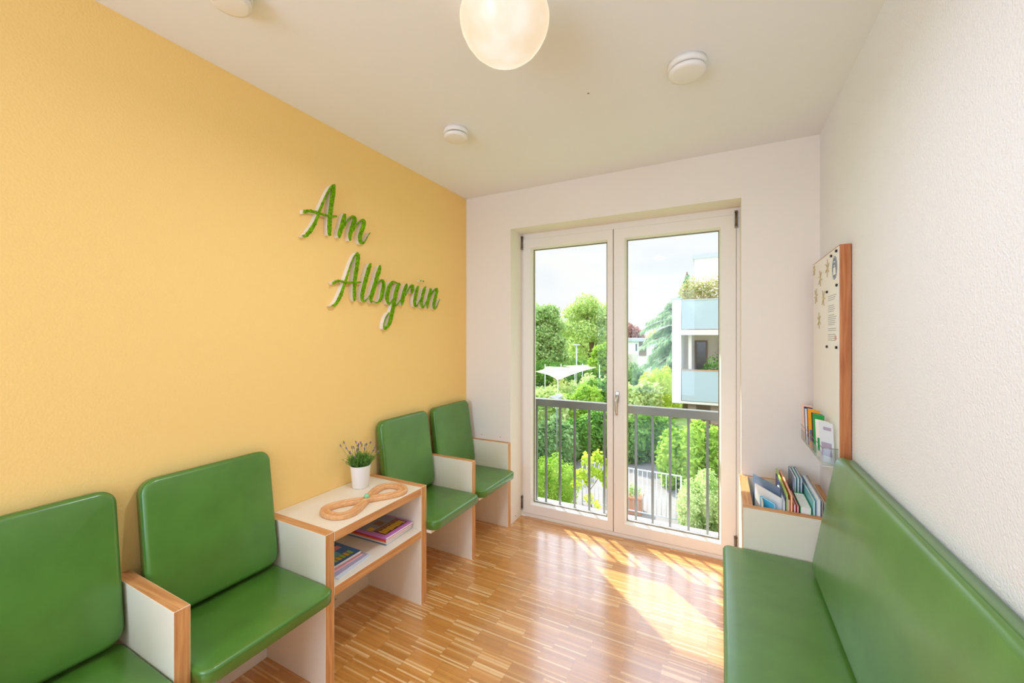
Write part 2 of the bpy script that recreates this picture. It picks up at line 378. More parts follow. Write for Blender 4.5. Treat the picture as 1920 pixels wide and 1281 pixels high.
b = MB(); b.tube([(1.193, .198, 1.03), (1.193, .178, 1.03)], .011, M['handle'], 16); b.box(1.179, 1.207, .190, .198, .99, 1.065, M['handle'], bevel=.003)
b.tube([(1.193, .172, 1.036), (1.192, .160, 1.02), (1.188, .158, .985), (1.186, .166, .94), (1.19, .176, .895)], [.010, .011, .009, .008, .007], M['handle'], 12)
b.build('handle', wf)
for (x, z) in ((.406+.012, 2.19), (.418, .065), (1.955, 2.185), (1.952, .08)):
    b = MB(); b.tube([(x, .190, z), (x, .190, z+.085)], .0075, M['bronze'], 12); b.tube([(x, .190, z-.012), (x, .190, z)], .0095, M['steel'], 12); b.tube([(x, .190, z+.085), (x, .190, z+.097)], .0095, M['bronze'], 12)
    b.build('hinge', wf)
# Juliet railing outside
rl = thing('balcony_railing', (1.19, .46, 0), 'grey metal railing with upright bars right outside the french window', 'railing')
MB().box(OX0-.01, OX1+.01, .425, .485, .868, .93, M['railgrey'], bevel=.004).build('top_rail', rl)
MB().box(OX0-.01, OX1+.01, .445, .465, .02, .035, M['railgrey']).build('bottom_rail', rl)
for x in (.522, .650, .780, .905, 1.030, 1.155, 1.278, 1.402, 1.528, 1.654, 1.781, 1.900):
    MB().box(x-.0085, x+.0085, .447, .464, .035, .868, M['railgrey']).build('baluster', rl)
MB().box(.418, .440, .44, .47, .02, .868, M['railgrey']).build('side_post', rl)

# ------------------------------------------------------------------ seating along the yellow wall
PX, PH, T = .4126, .644, .044
def panel(name, y1, parent, h=PH, t=T):
    """upright side panel, white faces with beech edges; its far face is at y1"""
    return MB().box(.002, PX, y1-t, y1, 0, h, M['laminate'], {'+x': W[2], '+z': W[0]}, bevel=.0012).build(name, parent)
def pad(parent, o, ex, ey, ez, w, h, t, rc, re, nm, crown=.006):
    mt = basis(o, ex, ey, ez)
    c = placed(cushion_mesh(w, h, t, rc, re, M['leather'], crown), nm, mt, parent)
    placed(piping_mesh(w, h, t-re*.8, rc, .0016, M['seam'], -.0002), 'piping', mt, c)
    return c
TILT = math.radians(9.5)
def chair(y0, y1, py1, label, loc):
    """seat between y0<y1, own side panel with far face py1"""
    t = thing('waiting_chair', (loc[0], loc[1], 0), label, 'chair', 'green waiting chairs along the yellow wall')
    ym = (y0+y1)/2; hw = (y1-y0)/2-.002
    panel('side_panel', py1, t)
    MB().box(.02, .442, y0+.002, y1-.002, .378, .395, M['laminate'], bevel=.001).build('seat_board', t)
    x0, x1 = .055, .478
    pad(t, ((x0+x1)/2, ym, .396), (0, 1, 0), (-1, 0, 0), (0, 0, 1), hw, (x1-x0)/2, .05, .042, .013, 'seat')
    # backrest leans: rear bottom (.072,.462), rear top (.004,.955)
    up = Vector((-math.sin(TILT*.88), 0, math.cos(TILT*.88))); nrm = Vector((up.z, 0, -up.x)); hh = .247
    o = Vector((.084, ym, .464))+up*hh
    pad(t, o, (0, 1, 0), tuple(up), tuple(nrm), hw-.008, hh, .046, .048, .016, 'backrest', .004)
    return t
chair(-.509, -.044, 0-.0005, 'green waiting chair in the far corner beside the french window', (.22, -.27))
chair(-1.015, -.553, -.509, 'green waiting chair just past the little table with the lavender', (.22, -.78))
chair(-2.144, -1.664, -2.144, 'green waiting chair this side of the little table, with a wooden-edged armrest', (.22, -1.9))
chair(-2.67, -2.188, -2.67, 'nearest green waiting chair, cut off by the left edge', (.22, -2.43))

# side table
tb = thing('side_table', (.2, -1.34, 0), 'white laminate side table with beech edges and one open shelf', 'table')
panel('side_panel', -1.015, tb); panel('side_panel', -1.620, tb)
MB().box(.002, PX, -1.619, -1.060, .602, .6425, M['laminate'], {'+x': W[1]}, bevel=.001).build('tabletop', tb)
MB().box(.016, PX, -1.619, -1.060, .370, .409, M['laminate'], {'+x': W[1]}, bevel=.001).build('shelf', tb)
MB().box(.002, .016, -1.619, -1.060, 0, .602, M['laminate']).box(.016, .0168, -1.292, -1.286, .045, .051, M['bronze']).build('back_panel', tb)

# wooden figure-of-eight track with a marble
def lemniscate():
    c = Vector((.292, -1.331, .6432)); ax = Vector((.10, .995, 0)).normalized(); ay = Vector((-ax.y, ax.x, 0)); P = []
    for k in range(128):
        t = 2*PI*k/128; ct_ = math.cos(t); P.append(c+ax*.207*math.copysign(abs(ct_)**.92, ct_)+ay*.073*math.sin(2*t))
    return P, c
P8, c8 = lemniscate()
def track_mesh():
    s = MB(); bm = s.bm; s.mi(M['toy']); n = len(P8); rings = []
    prof = [(-.0195, 0), (-.021, .006), (-.0205, .016), (-.0185, .021), (-.011, .022), (-.0085, .019), (-.004, .014), (.004, .014), (.0085, .019), (.011, .022), (.0185, .021), (.0205, .016), (.021, .006), (.0195, 0)]
    for i, p in enumerate(P8):
        d = (P8[(i+1) % n]-P8[i-1]).normalized(); nn = Vector((-d.y, d.x, 0))
        rings.append([bm.verts.new(p+nn*a+Vector((0, 0, b))) for a, b in prof])
    k = len(prof)
    for i in range(n):
        for j in range(k):
            f = bm.faces.new((rings[i][j], rings[i][(j+1) % k], rings[(i+1) % n][(j+1) % k], rings[(i+1) % n][j])); f.smooth = j != k-1
    return s
tag(track_mesh().build('marble_track'), 'wooden figure-of-eight marble track lying on the white side table', 'toy')
b = MB(); b.lathe([(.0130*math.sin(PI*k/12), -.0130*math.cos(PI*k/12)) for k in range(13)], (c8.x, c8.y, c8.z+.0142+.0130), M['marble'], 24)
tag(b.build('marble'), 'pale green marble resting where the wooden track crosses', 'marble')

# lavender in a white pot
PC = Vector((.105, -1.2, .6432))
pt = thing('potted_lavender', PC, 'lavender in a white tapered pot on the side table', 'potted plant')
MB().lathe([(0, 0), (.040, 0), (.043, .003), (.054, .118), (.0545, .121), (.052, .122), (.050, .117), (.0485, .104)], PC, M['pot'], 48).build('pot', pt)
MB().lathe([(.0488, .100), (.03, .105), (0, .107)], PC, M['soil'], 32).build('soil', pt)
s = MB()
for k in range(300):
    a = random.uniform(0, 2*PI); r0 = random.uniform(0, .04)*random.random()**.3; lean = random.uniform(.05, 1.15); ln = random.uniform(.045, .085)
    if k % 12 == 0: ln = random.uniform(.095, .155); lean *= .8
    p0 = PC+Vector((r0*math.cos(a), r0*math.sin(a), .104)); d = Vector((math.cos(a)*lean, math.sin(a)*lean, 1)).normalized()
    p1 = p0+d*ln*.5+Vector((0, 0, .002)); p2 = p0+d*ln+Vector((math.cos(a), math.sin(a), 0))*.01*lean
    if p2.x < .01: continue
    s.tube([p0, p1, p2], [.0011, .0009, .0006], M['lavleaf'], 4, False)
    for j in range(9 if ln < .11 else 6):
        q = p0.lerp(p2, .2+.75*random.random() if ln < .11 else .15+.45*random.random()); aa = random.uniform(0, 2*PI); dd = (Vector((math.cos(aa), math.sin(aa), random.uniform(.3, 1.6)))).normalized(); l_ = random.uniform(.012, .024); sd_ = dd.cross(Vector((0, 0, 1))).normalized()*.0016
        if q.x+dd.x*l_ < .004: continue
        s.poly([q, q+dd*l_*.5+sd_, q+dd*l_, q+dd*l_*.5-sd_], M['lavleaf'])
    if k % 12 == 0:
        fl = MB(); fl.mi(M['lavflower'])
        for j in range(10):
            q = p2+d*(.014*(j/10)-.004); aa = random.uniform(0, 2*PI); o_ = Vector((math.cos(aa), math.sin(aa), .5))*.0024; r_ = .0020
            m4 = Matrix.Translation(q+o_) @ Matrix.Diagonal((r_, r_, r_*1.5, 1)); bmesh.ops.create_icosphere(fl.bm, subdivisions=1, radius=1, matrix=m4)
        fl.build('flower_spike', pt)
s.build('leaves', pt, False)

# magazines on the shelf
def mag(name, cx, cy, z, w, h, t, rot, cover, label, cat, group, art=None):
    """lies flat: w along x, h along y"""
    b = MB(); m4 = Matrix.Translation((cx, cy, z)) @ Matrix.Rotation(rot, 4, 'Z')
    b.box(-w/2+.001, w/2-.001, -h/2+.001, h/2-.001, .0004, t-.0004, M['paper'], mtx=m4)
    b.box(-w/2, w/2, -h/2, h/2, 0, .0004, cover, mtx=m4); b.box(-w/2, w/2, -h/2, h/2, t-.0004, t, cover, mtx=m4); b.box(-w/2, w/2, -h/2-.0004, -h/2, 0, t, cover, mtx=m4)
    if art:
        for i_, (a0, a1, b0, b1, c) in enumerate(art): b.box(a0*w-w/2, a1*w-w/2, b0*h-h/2, b1*h-h/2, t, t+.0002+.00004*i_, c, mtx=m4)
    return tag(b.build(name), label, cat, group)
C = {k: mat('print_'+k, v, .35, .5) for k, v in dict(violet=(206, 126, 200), red=(214, 60, 60), orange=(235, 140, 70), yellow=(240, 190, 40), maroon=(96, 40, 44), lilac=(176, 168, 190), blue=(70, 120, 175), navy=(40, 50, 110), pink=(238, 150, 150), green=(40, 160, 80), teal=(110, 190, 190), sky=(80, 190, 235), lime=(176, 205, 70), brown=(150, 105, 70), cream=(240, 228, 205), grey=(150, 150, 158), peach=(245, 205, 185), ochre=(240, 165, 30), slate=(110, 130, 160), pale=(222, 228, 236)).items()}
z = .4095; st = [('slate', 'lowest, slate blue'), ('pale', 'second from the bottom, pale grey'), ('orange', 'orange'), ('red', 'red')]
for i, (c, tx) in enumerate(st):
    mag('magazine', .215+.003*i, -1.172-.002*i, z, .28, .20, .0075, .05-.01*i, C[c], f'{dict(slate="slate blue magazine at the bottom of the right-hand stack", pale="pale grey magazine second from the bottom of the right-hand stack", orange="orange-spined magazine in the right-hand stack under the red one", red="red-spined magazine directly under the violet one")[c]}', 'magazine', 'magazines on the table shelf'); z += .0078
art = [(.05, .60, .06, .94, C['grey']), (.44, .56, .10, .26, C['yellow']), (.36, .56, .42, .62, C['brown']), (.60, .90, .12, .94, C['maroon']), (.61, .68, .16, .90, C['brown'])]
for k in range(10): art.append((.70+.01*(k % 2), .875-.012*(k % 3), .16+.075*k, .16+.075*k+.056, C['yellow']))
mag('magazine', .222, -1.172, z, .28, .205, .009, .02, C['violet'], 'violet comic magazine with yellow lettering on top of the right-hand stack', 'magazine', 'magazines on the table shelf', art)
z = .4095
for i, (c, dx, dy, r) in enumerate((('pale', .265, -1.485, .12), ('lilac', .25, -1.49, .08), ('pink', .225, -1.5, .03))):
    mag('magazine', dx, dy, z, .22, .21, .004, r, C[c], ('loose pale booklet at the bottom of the left-hand shelf pile', 'lilac booklet second in the left-hand shelf pile', 'pink booklet under the blue comic in the left-hand shelf pile')[i], 'magazine', 'magazines on the table shelf'); z += .0043
art = [(.05, .3, .1, .55, C['red']), (.3, .55, .35, .9, C['pink']), (.1, .4, .6, .9, C['navy']), (.55, .75, .1, .7, C['teal'])]
for k in range(8): art.append((.77, .92, .10+.1*k, .10+.1*k+.075, C['lime'] if k % 2 else C['yellow']))
mag('magazine', .2, -1.5, z, .24, .215, .012, .0, C['blue'], 'blue comic magazine with yellow-green lettering topping the left-hand pile', 'magazine', 'magazines on the table shelf', art)

# ------------------------------------------------------------------ moss lettering
def Z1(X, Y): return 560+X/9.15, 340+Y/9.15
def Z2(X, Y): return 615+X/8.008, 465+Y/8.008
def Z3(X, Y): return 710+X/10.675, 510+Y/10.675
LET = [
 ('Am', Z1, 9.15, [
  ('A', [[(600, 82, 70), (592, 200, 82), (575, 330, 78), (555, 470, 76), (540, 600, 72), (533, 720, 74), (530, 850, 68), (532, 925, 36)],
         [(606, 72, 50), (552, 104, 34), (492, 205, 30), (432, 330, 30), (376, 470, 44), (332, 590, 46), (290, 700, 58), (235, 800, 72), (168, 890, 66), (110, 940, 44), (62, 928, 8)],
         [(92, 520, 66), (190, 510, 50), (300, 532, 46), (400, 562, 40), (500, 592, 36), (580, 602, 28), (655, 600, 34)]]),
  ('m', [[(795, 560, 44), (778, 650, 78), (742, 780, 76), (706, 890, 74), (697, 968, 22)],
         [(765, 810, 20), (820, 705, 22), (880, 625, 24), (948, 606, 44), (962, 660, 72), (932, 760, 72), (900, 860, 70), (882, 950, 54), (884, 1022, 12)],
         [(938, 850, 22), (990, 760, 24), (1050, 690, 26), (1108, 665, 40), (1122, 720, 72), (1088, 840, 72), (1060, 930, 72), (1056, 1010, 62), (1080, 1062, 44), (1132, 1040, 22), (1180, 960, 14), (1228, 880, 12)]])]),
 ('Albgruen', Z2, 8.008, [
  ('A', [[(458, 88, 54), (450, 190, 60), (432, 310, 60), (412, 440, 58), (403, 560, 55), (398, 680, 50), (397, 760, 36), (400, 800, 10)],
         [(446, 76, 30), (400, 122, 18), (355, 215, 18), (312, 345, 22), (272, 480, 32), (245, 560, 38), (210, 660, 42), (165, 770, 50), (112, 848, 44), (46, 872, 8)],
         [(76, 530, 34), (130, 500, 34), (200, 500, 32), (270, 514, 30), (350, 518, 28), (430, 520, 22), (490, 512, 20)]]),
  ('l', [[(638, 232, 32), (618, 310, 58), (582, 430, 60), (550, 560, 62), (520, 680, 58), (514, 765, 44), (540, 803, 24), (590, 765, 15), (640, 700, 13)]]),
  ('b', [[(786, 268, 34), (765, 350, 60), (736, 450, 62), (700, 580, 62), (664, 700, 58), (646, 780, 42), (655, 824, 14)],
         [(745, 530, 14), (790, 488, 22), (828, 500, 42), (838, 570, 54), (820, 660, 56), (800, 755, 50), (750, 820, 24), (700, 812, 12), (668, 796, 12)]])]),
 ('', Z3, 10.675, [
  ('g', [[(400, 235, 20), (335, 204, 22), (275, 200, 40), (222, 285, 74), (186, 410, 76), (170, 530, 68), (200, 630, 44), (245, 615, 22), (292, 535, 16)],
         [(412, 222, 58), (385, 300, 76), (345, 430, 76), (325, 560, 70), (298, 700, 74), (270, 830, 76), (246, 940, 78), (215, 1040, 72), (168, 1105, 46), (125, 1135, 46), (104, 1080, 20), (116, 1000, 15), (152, 900, 17), (212, 815, 22)],
         [(335, 690, 22), (390, 630, 20), (440, 560, 18)]]),
  ('r', [[(560, 248, 40), (537, 335, 70), (495, 470, 72), (480, 580, 76), (466, 672, 18)],
         [(540, 480, 14), (590, 365, 18), (640, 282, 26), (682, 268, 44), (682, 340, 72), (668, 405, 48), (658, 432, 12)]]),
  ('u_umlaut', [[(792, 285, 38), (767, 370, 56), (737, 500, 58), (722, 610, 56), (735, 688, 34), (782, 655, 16), (832, 555, 14)],
         [(930, 308, 40), (906, 385, 56), (872, 520, 56), (856, 630, 54), (880, 712, 34), (922, 668, 15), (962, 580, 14)],
         [(836, 180, 20), (841, 180, 24), (847, 180, 20)], [(888, 187, 20), (893, 187, 26), (899, 187, 20)]]),
  ('n', [[(1046, 328, 38), (1036, 405, 62), (1006, 530, 62), (980, 640, 56), (980, 735, 12)],
         [(1020, 500, 14), (1075, 420, 20), (1130, 350, 28), (1168, 350, 50), (1150, 460, 55), (1115, 600, 58), (1106, 690, 48), (1122, 742, 24), (1170, 690, 14), (1206, 600, 12), (1230, 545, 8)]])])]
def cr(P, n=6):
    out = []; P = [np.array(p, float) for p in P]; Q = [2*P[0]-P[1]]+P+[2*P[-1]-P[-2]]
    for i in range(1, len(Q)-2):
        for k in range(n):
            t = k/n; a, b_, c, d = Q[i-1:i+3]
            out.append(.5*((2*b_)+(-a+c)*t+(2*a-5*b_+4*c-d)*t*t+(-a+3*b_-3*c+d)*t**3))
    out.append(P[-1]); return out
DF = .034
def stroke(s, fn, scale, pts, x0, x1, m, shrink=0.0, rag=0.0):
    C_ = cr(pts); n = len(C_); le = []; ri = []
    for i, p in enumerate(C_):
        d = C_[min(i+1, n-1)][:2]-C_[max(i-1, 0)][:2]; d = d/(np.hypot(*d)+1e-9); nn = np.array([-d[1], d[0]]); hw = max(p[2]/2-shrink, 2.5)
        le.append(p[:2]+nn*(hw+rag*random.uniform(-.2, 1))); ri.append(p[:2]-nn*(hw+rag*random.uniform(-.2, 1)))
    def f(q, x):
        u, v = fn(*q); w_ = onx(u, v, DF); return (x, w_.y, w_.z)
    bm = s.bm; ii = s.mi(m)
    A = [[bm.verts.new(f(q, x)) for q in (l_, r_) for x in (x0, x1)] for l_, r_ in zip(le, ri)]
    for a, b_ in zip(A, A[1:]):
        for (i, j) in ((0, 1), (1, 3), (3, 2), (2, 0)):
            bm.faces.new((a[i], a[j], b_[j], b_[i])).material_index = ii
    for a in (A[0], A[-1]): bm.faces.new((a[0], a[1], a[3], a[2])).material_index = ii
    return C_, f
words = []
for wi, (wd, fn, scale, letters) in enumerate(LET):
    if wd:
        top = thing('moss_lettering', (0, -1.28 if wi == 0 else -.86, 2.1 if wi == 0 else 1.75), 'green moss word Am on white backing, above the longer word' if wi == 0 else 'green moss word Albgrün on white backing, below and right of Am', 'lettering', 'moss words on the yellow wall')
    for nm, strokes in letters:
        b = MB(); g = MB(); g.mi(M['moss'])
        for st_ in strokes:
            stroke(b, fn, scale, st_, .001, DF-.004, M['letter'])
            C_, f = stroke(g, fn, scale, st_, DF-.0045, DF, M['moss'], 4, 3)
            for i in range(len(C_)*5):
                k = random.random()*(len(C_)-1); i0 = int(k); p = C_[i0]*(1-(k-i0))+C_[min(i0+1, len(C_)-1)]*(k-i0)
                hw = max(p[2]/2-3, 2); r_ = min(random.uniform(.0028, .0062), hw/scale*.0042)
                off = np.array([random.uniform(-1, 1), random.uniform(-1, 1)])*hw*.72
                q = f(p[:2]+off, DF-.001+random.uniform(0, .003))
                bmesh.ops.create_icosphere(g.bm, subdivisions=1, radius=r_, matrix=Matrix.Translation(q) @ Matrix.Diagonal((.8, 1, 1, 1)))
        lo = b.build('letter_backing', top); g.build('moss', lo)

# ------------------------------------------------------------------ ceiling fittings
lp = thing('ceiling_lamp', (LAMP.x, LAMP.y, 2.6), 'round opal glass ceiling lamp glowing warm white', 'lamp')
def lampmat():
    m = bpy.data.materials.new('opal_glass_lit'); m.use_nodes = True; n = m.node_tree.nodes; l = m.node_tree.links; b = n['Principled BSDF']
    b.inputs['Base Color'].default_value = (.22, .2, .17, 1); b.inputs['Roughness'].default_value = .25
    t = n.new('ShaderNodeTexCoord'); x = n.new('ShaderNodeTexNoise'); x.inputs['Scale'].default_value = 9; l.new(t.outputs['Object'], x.inputs['Vector'])
    r = n.new('ShaderNodeValToRGB'); r.color_ramp.elements[0].position = .35; r.color_ramp.elements[1].position = .65
    r.color_ramp.elements[0].color = (.96, .74, .50, 1); r.color_ramp.elements[1].color = (1.0, .90, .74, 1); l.new(x.outputs['Fac'], r.inputs['Fac'])
    l.new(r.outputs['Color'], b.inputs['Emission Color']); b.inputs['Emission Strength'].default_value = .82; return m
prof = [(0, -.192), (.03, -.190), (.058, -.183), (.085, -.169), (.108, -.149), (.126, -.124), (.139, -.097), (.1445, -.075), (.146, -.055), (.141, -.034), (.125, -.016), (.10, -.006), (.09, 0)]
MB().lathe(prof, (LAMP.x, LAMP.y, 2.566), lampmat(), 64).build('glass_shade', lp)
MB().lathe([(0, -.034), (.094, -.034), (.096, -.030), (.096, 0), (0, 0)], (LAMP.x, LAMP.y, 2.6), M['white'], 48, False).build('mounting_ring', lp)
for (x, y, r, lb) in ((.577, -.968, .064, 'white disc air valve on the ceiling, nearest the moss lettering'), (1.744, -.982, .072, 'larger white disc air valve on the ceiling, toward the right wall'), (.45, -2.05, .060, 'white disc air valve at the top edge, left of the lamp')):
    t = thing('air_valve', (x, y, 2.6), lb, 'vent', 'round ceiling air valves')
    MB().lathe([(0, 0), (r*1.04, 0), (r*1.04, -.018), (r*.99, -.024), (r*.8, -.024), (r*.72, -.016), (0, -.016)], (x, y, 2.6), M['white'], 48).build('collar', t)
    MB().lathe([(0, -.027), (r*.9, -.028), (r*.99, -.031), (r*1.0, -.041), (r*.96, -.047), (r*.8, -.049), (0, -.050)], (x, y, 2.6), M['white'], 48).build('disc', t)
    MB().tube([(x, y, 2.593), (x, y, 2.568)], .012, M['steel'], 12).build('stem', t)

# ------------------------------------------------------------------ right side: book box, bench
BX = 1.963; BYF = -.531; BT = .640; BI = .044
bx = thing('book_box', (2.16, -.26, 0), 'white open-topped book box with beech rim beside the french window', 'box')
Lm = M['laminate']
MB().box(BX, BX+BI, BYF+BI, -.002, 0, BT, Lm, {'+z': W[1]}, bevel=.001).build('side_panel', bx)
MB().box(RW-.046, RW-.002, BYF+BI, -.002, 0, BT, Lm, {'+z': W[1], '-x': W[1]}, bevel=.001).build('side_panel', bx)
MB().box(BX, RW-.002, BYF, BYF+BI, 0, BT, Lm, {'+z': W[0], '-x': W[2]}, bevel=.001).build('front_panel', bx)
MB().box(BX+BI, RW-.046, -.030, -.002, 0, BT-.0, Lm, {'+z': W[0]}, bevel=.001).build('back_panel', bx)
MB().box(BX+BI, RW-.046, BYF+BI, -.03, .40, .42, Lm).build('bottom_board', bx)
FLB = .4202
def book(x, y0, y1, ztop, t, cover, label, lean=0.0, yaw=0.0, pages=True, hard=True):
    """stands on its edge: y0..y1 long, spine thickness t along x"""
    h = ztop-FLB; b = MB(); cv = C[cover] if isinstance(cover, str) else cover
    m4 = Matrix.Translation((x, y0, FLB+.0005)) @ Matrix.Rotation(yaw, 4, 'Z') @ Matrix.Rotation(lean, 4, 'Y'); Ln = y1-y0; c = .002 if hard else .0008
    b.box(0, c, 0, Ln, 0, h, cv, mtx=m4); b.box(t-c, t, 0, Ln, 0, h, cv, mtx=m4); b.box(c, t-c, Ln-c, Ln, 0, h, cv, mtx=m4)
    b.box(c, t-c, .003, Ln-c, .002, h-.003, M['paper'], mtx=m4)
    return tag(b.build('picture_book'), label, 'book', 'picture books in the book box')
x = 2.058
bk = [ # dx, y0, y1, top, thick, cover, label
 (2.046, -.480, -.41, .660, .006, 'cream', 'small cream booklet, leftmost in the book box'),
 (2.094, -.472, -.37, .655, .012, 'sky', 'bright sky-blue booklet near the left end of the book box'),
 (2.130, -.395, -.175, .712, .006, 'slate', 'tall slate-blue picture book at the left of the row'),
 (2.126, -.452, -.25, .682, .007, 'paperw', 'white thin picture book in front of the slate-blue one'),
 (2.134, -.478, -.24, .680, .007, 'pale', 'pale grey picture book left of the navy spine'),
 (2.1415, -.478, -.10, .700, .004, 'navy', 'thin navy picture book in the left half of the row'),
 (2.146, -.478, -.05, .715, .0065, 'lime', 'lime green picture book rising behind the others'),
 (2.153, -.478, -.20, .690, .006, 'peach', 'thin peach picture book beside the lime green one'),
 (2.162, -.480, -.06, .712, .009, 'orange', 'orange picture book rising in the middle of the row'),
 (2.174, -.480, -.22, .672, .010, 'red', 'red hardback, left one of the two red books'),
 (2.187, -.480, -.25, .668, .009, 'redb', 'red hardback with white pages next to the thick green book'),
 (2.200, -.482, -.28, .668, .044, 'green', 'thick white-paged book in a green cover'),
 (2.248, -.482, -.06, .705, .010, 'teal', 'teal picture book right of the thick green-covered book'),
 (2.262, -.482, -.10, .712, .016, 'paleb', 'tall pale blue picture book near the right end'),
 (2.282, -.470, -.08, .705, .008, 'brown', 'brown picture book toward the right end of the row'),
 (2.294, -.460, -.12, .690, .010, 'creamb', 'cream picture book, rightmost in the book box'),
]
C['paperw'] = mat('print_white', (240, 238, 235), .4, .4); C['redb'] = mat('print_crimson', (190, 44, 56), .4, .4); C['paleb'] = mat('print_pale_blue', (190, 215, 235), .4, .4); C['creamb'] = mat('print_sand', (228, 208, 176), .4, .4)
for i, (xx, y0, y1, zt, tt, c, lb) in enumerate(bk):
    book(xx, y0, y1, zt, tt, c, lb, yaw=.5 if 0 < i < 4 else 0)
for i, (xx, lb) in enumerate(((2.206, 'leftmost of the three slim dark teal volumes at the back'), (2.219, 'middle one of the three slim dark teal volumes at the back'), (2.232, 'rightmost of the three slim dark teal volumes at the back'))):
    book(xx, -.255, -.045, .735, .010, ('slate', 'teal', 'slate')[i], lb)

bn = thing('bench', (2.12, -1.6, 0), 'long green upholstered bench along the white right-hand wall', 'bench')
MB().box(1.93, RW-.002, -3.05, BYF-.002, .30, .395, Lm, {'-x': W[1]}, bevel=.001).build('seat_board', bn)
MB().box(1.98, 2.02, -3.0, BYF-.05, 0, .30, Lm).build('base_panel', bn)
Yc, Hy = (-3.05-.534)/2, (3.05-.534)/2
mt = basis((2.095, Yc, .396), (0, 1, 0), (-1, 0, 0), (0, 0, 1))
c = placed(cushion_mesh(Hy, .217, .05, .03, .016, M['leather'], .004), 'seat', mt, bn)
placed(piping_mesh(Hy, .217, .05-.014, .03, .0016, M['seam'], -.0002), 'piping', mt, c)
up = Vector((.172, 0, .985)).normalized(); nrm = Vector((-up.z, 0, up.x)); hh = .258
o = Vector((2.268, (-3.05-.631)/2, .452))+up*hh
mt = basis(o, (0, -1, 0), tuple(up), tuple(nrm)); Hb = (3.05-.631)/2
c = placed(cushion_mesh(Hb, hh, .056, .05, .022, M['leather'], .006), 'backrest', mt, bn)
placed(piping_mesh(Hb, hh, .056-.018, .05, .0016, M['seam'], -.0002), 'piping', mt, c)

# ------------------------------------------------------------------ notice board
NX = 2.319
nb = thing('notice_board', (2.34, -.34, 1.36), 'tall white magnetic notice board with a cherry-wood side on the right wall', 'board')
MB().box(NX, RW-.0025, -.628, -.618, .86, 1.864, M['cherry'], bevel=.002).build('side_frame', nb)
MB().box(NX, RW-.0025, -.066, -.058, .86, 1.864, M['cherry'], bevel=.001).build('side_frame', nb)
MB().box(NX, RW-.0025, -.618, -.066, 1.860, 1.864, M['cherry']).build('top_frame', nb)
MB().box(NX-.001, RW-.012, -.6175, -.0665, .86, 1.8595, M['white']).build('panel', nb)
fx = NX-.0012
def disc(b, x, y, z, ry, rz, t, m, seg=24): b.prism([(x, y+ry*math.cos(2*PI*k/seg), z+rz*math.sin(2*PI*k/seg)) for k in range(seg)], (-t, 0, 0), m)
MG = [(-.581, 1.844, 'black magnet near the top corner of the notice board'), (-.488, 1.838, 'black magnet left of the round blue sign'), (-.588, 1.694, 'black magnet just below the round blue sign'), (-.412, 1.681, 'black magnet on the upper left corner of the notice sheet'), (-.412, 1.422, 'black magnet on the lower left corner of the notice sheet'), (-.590, 1.423, 'black magnet on the lower right corner of the notice sheet')]
for i, (y, z, lb) in enumerate(MG):
    b = MB(); disc(b, fx-(.0016 if i > 2 else 0), y, z, .0085, .0062, .006, M['black'], 16); tag(b.build('magnet'), lb, 'magnet', 'round black magnets')
sg = thing('round_sign', (fx, -.540, 1.776), 'round blue sign of a person wearing a face mask, top of the notice board', 'sign')
bl = mat('sign_blue', (96, 112, 140), .4, .4)
b = MB(); disc(b, fx, -.540, 1.776, .046, .052, .0006, bl, 40); b.build('disc', sg)
b = MB(); wq = fx-.0008
for rr, ww in ((.044, .0015),):
    for k in range(40):
        a0, a1 = 2*PI*k/40, 2*PI*(k+1)/40
        b.prism([(wq, -.540+rr*.96*math.cos(a0), 1.776+rr*1.08*math.sin(a0)), (wq, -.540+rr*.96*math.cos(a1), 1.776+rr*1.08*math.sin(a1)), (wq, -.540+(rr-ww)*.96*math.cos(a1), 1.776+(rr-ww)*1.08*math.sin(a1)), (wq, -.540+(rr-ww)*.96*math.cos(a0), 1.776+(rr-ww)*1.08*math.sin(a0))], (-.0003, 0, 0), M['paper'])
disc(b, wq, -.540, 1.800, .016, .019, .0003, M['paper']); b.prism([(wq, -.540-.026, 1.745), (wq, -.540+.026, 1.745), (wq, -.540+.018, 1.778), (wq, -.540-.018, 1.778)], (-.0003, 0, 0), M['paper'])
b.build('pictogram', sg)
b = MB(); wq2 = wq-.0004; b.prism([(wq2, -.552, 1.788), (wq2, -.528, 1.788), (wq2, -.528, 1.801), (wq2, -.552, 1.801)], (-.0003, 0, 0), bl); b.prism([(wq2, -.556, 1.806), (wq2, -.524, 1.806), (wq2, -.530, 1.818), (wq2, -.550, 1.818)], (-.0003, 0, 0), bl); b.build('mask_mark', sg)
ns = thing('notice_sheet', (fx, -.5, 1.55), 'white typed notice sheet held by magnets on the board', 'paper')
MB().box(fx-.0012, fx-.0002, -.600, -.402, 1.414, 1.690, M['paper']).build('sheet', ns)
ink = mat('grey_print', (120, 122, 132), .7, .2); tx = MB()
rr = random.Random(3)
for k in range(24):
    z = 1.655-k*.0088; 
    if k in (3, 4, 9, 16, 19): continue
    y = -.425; end = -.575+rr.uniform(0, .05)
    while y > end:
        l_ = rr.uniform(.006, .02); tx.box(fx-.00145, fx-.0012, y-l_, y, z, z+.0022, ink); y -= l_+.003
tx.box(fx-.00145, fx-.0012, -.58, -.55, 1.455, 1.475, C['pink']); tx.build('typing', ns)
FLW = [(-.098, 1.827), (-.249, 1.766), (-.405, 1.795), (-.147, 1.684), (-.320, 1.660), (-.222, 1.552)]
FLB_ = ['top left corner', 'second from the top, left of the centre', 'top right, beside the round sign', 'left edge, upper middle', 'middle, left of the notice sheet', 'lowest of them all']
mb_ = mat('beech_ply_flower', (226, 214, 180), .6, .3); mc_ = mat('beech_ply_edge', (186, 166, 122), .7, .2)  # petal edges are a darker beech tone than the faces
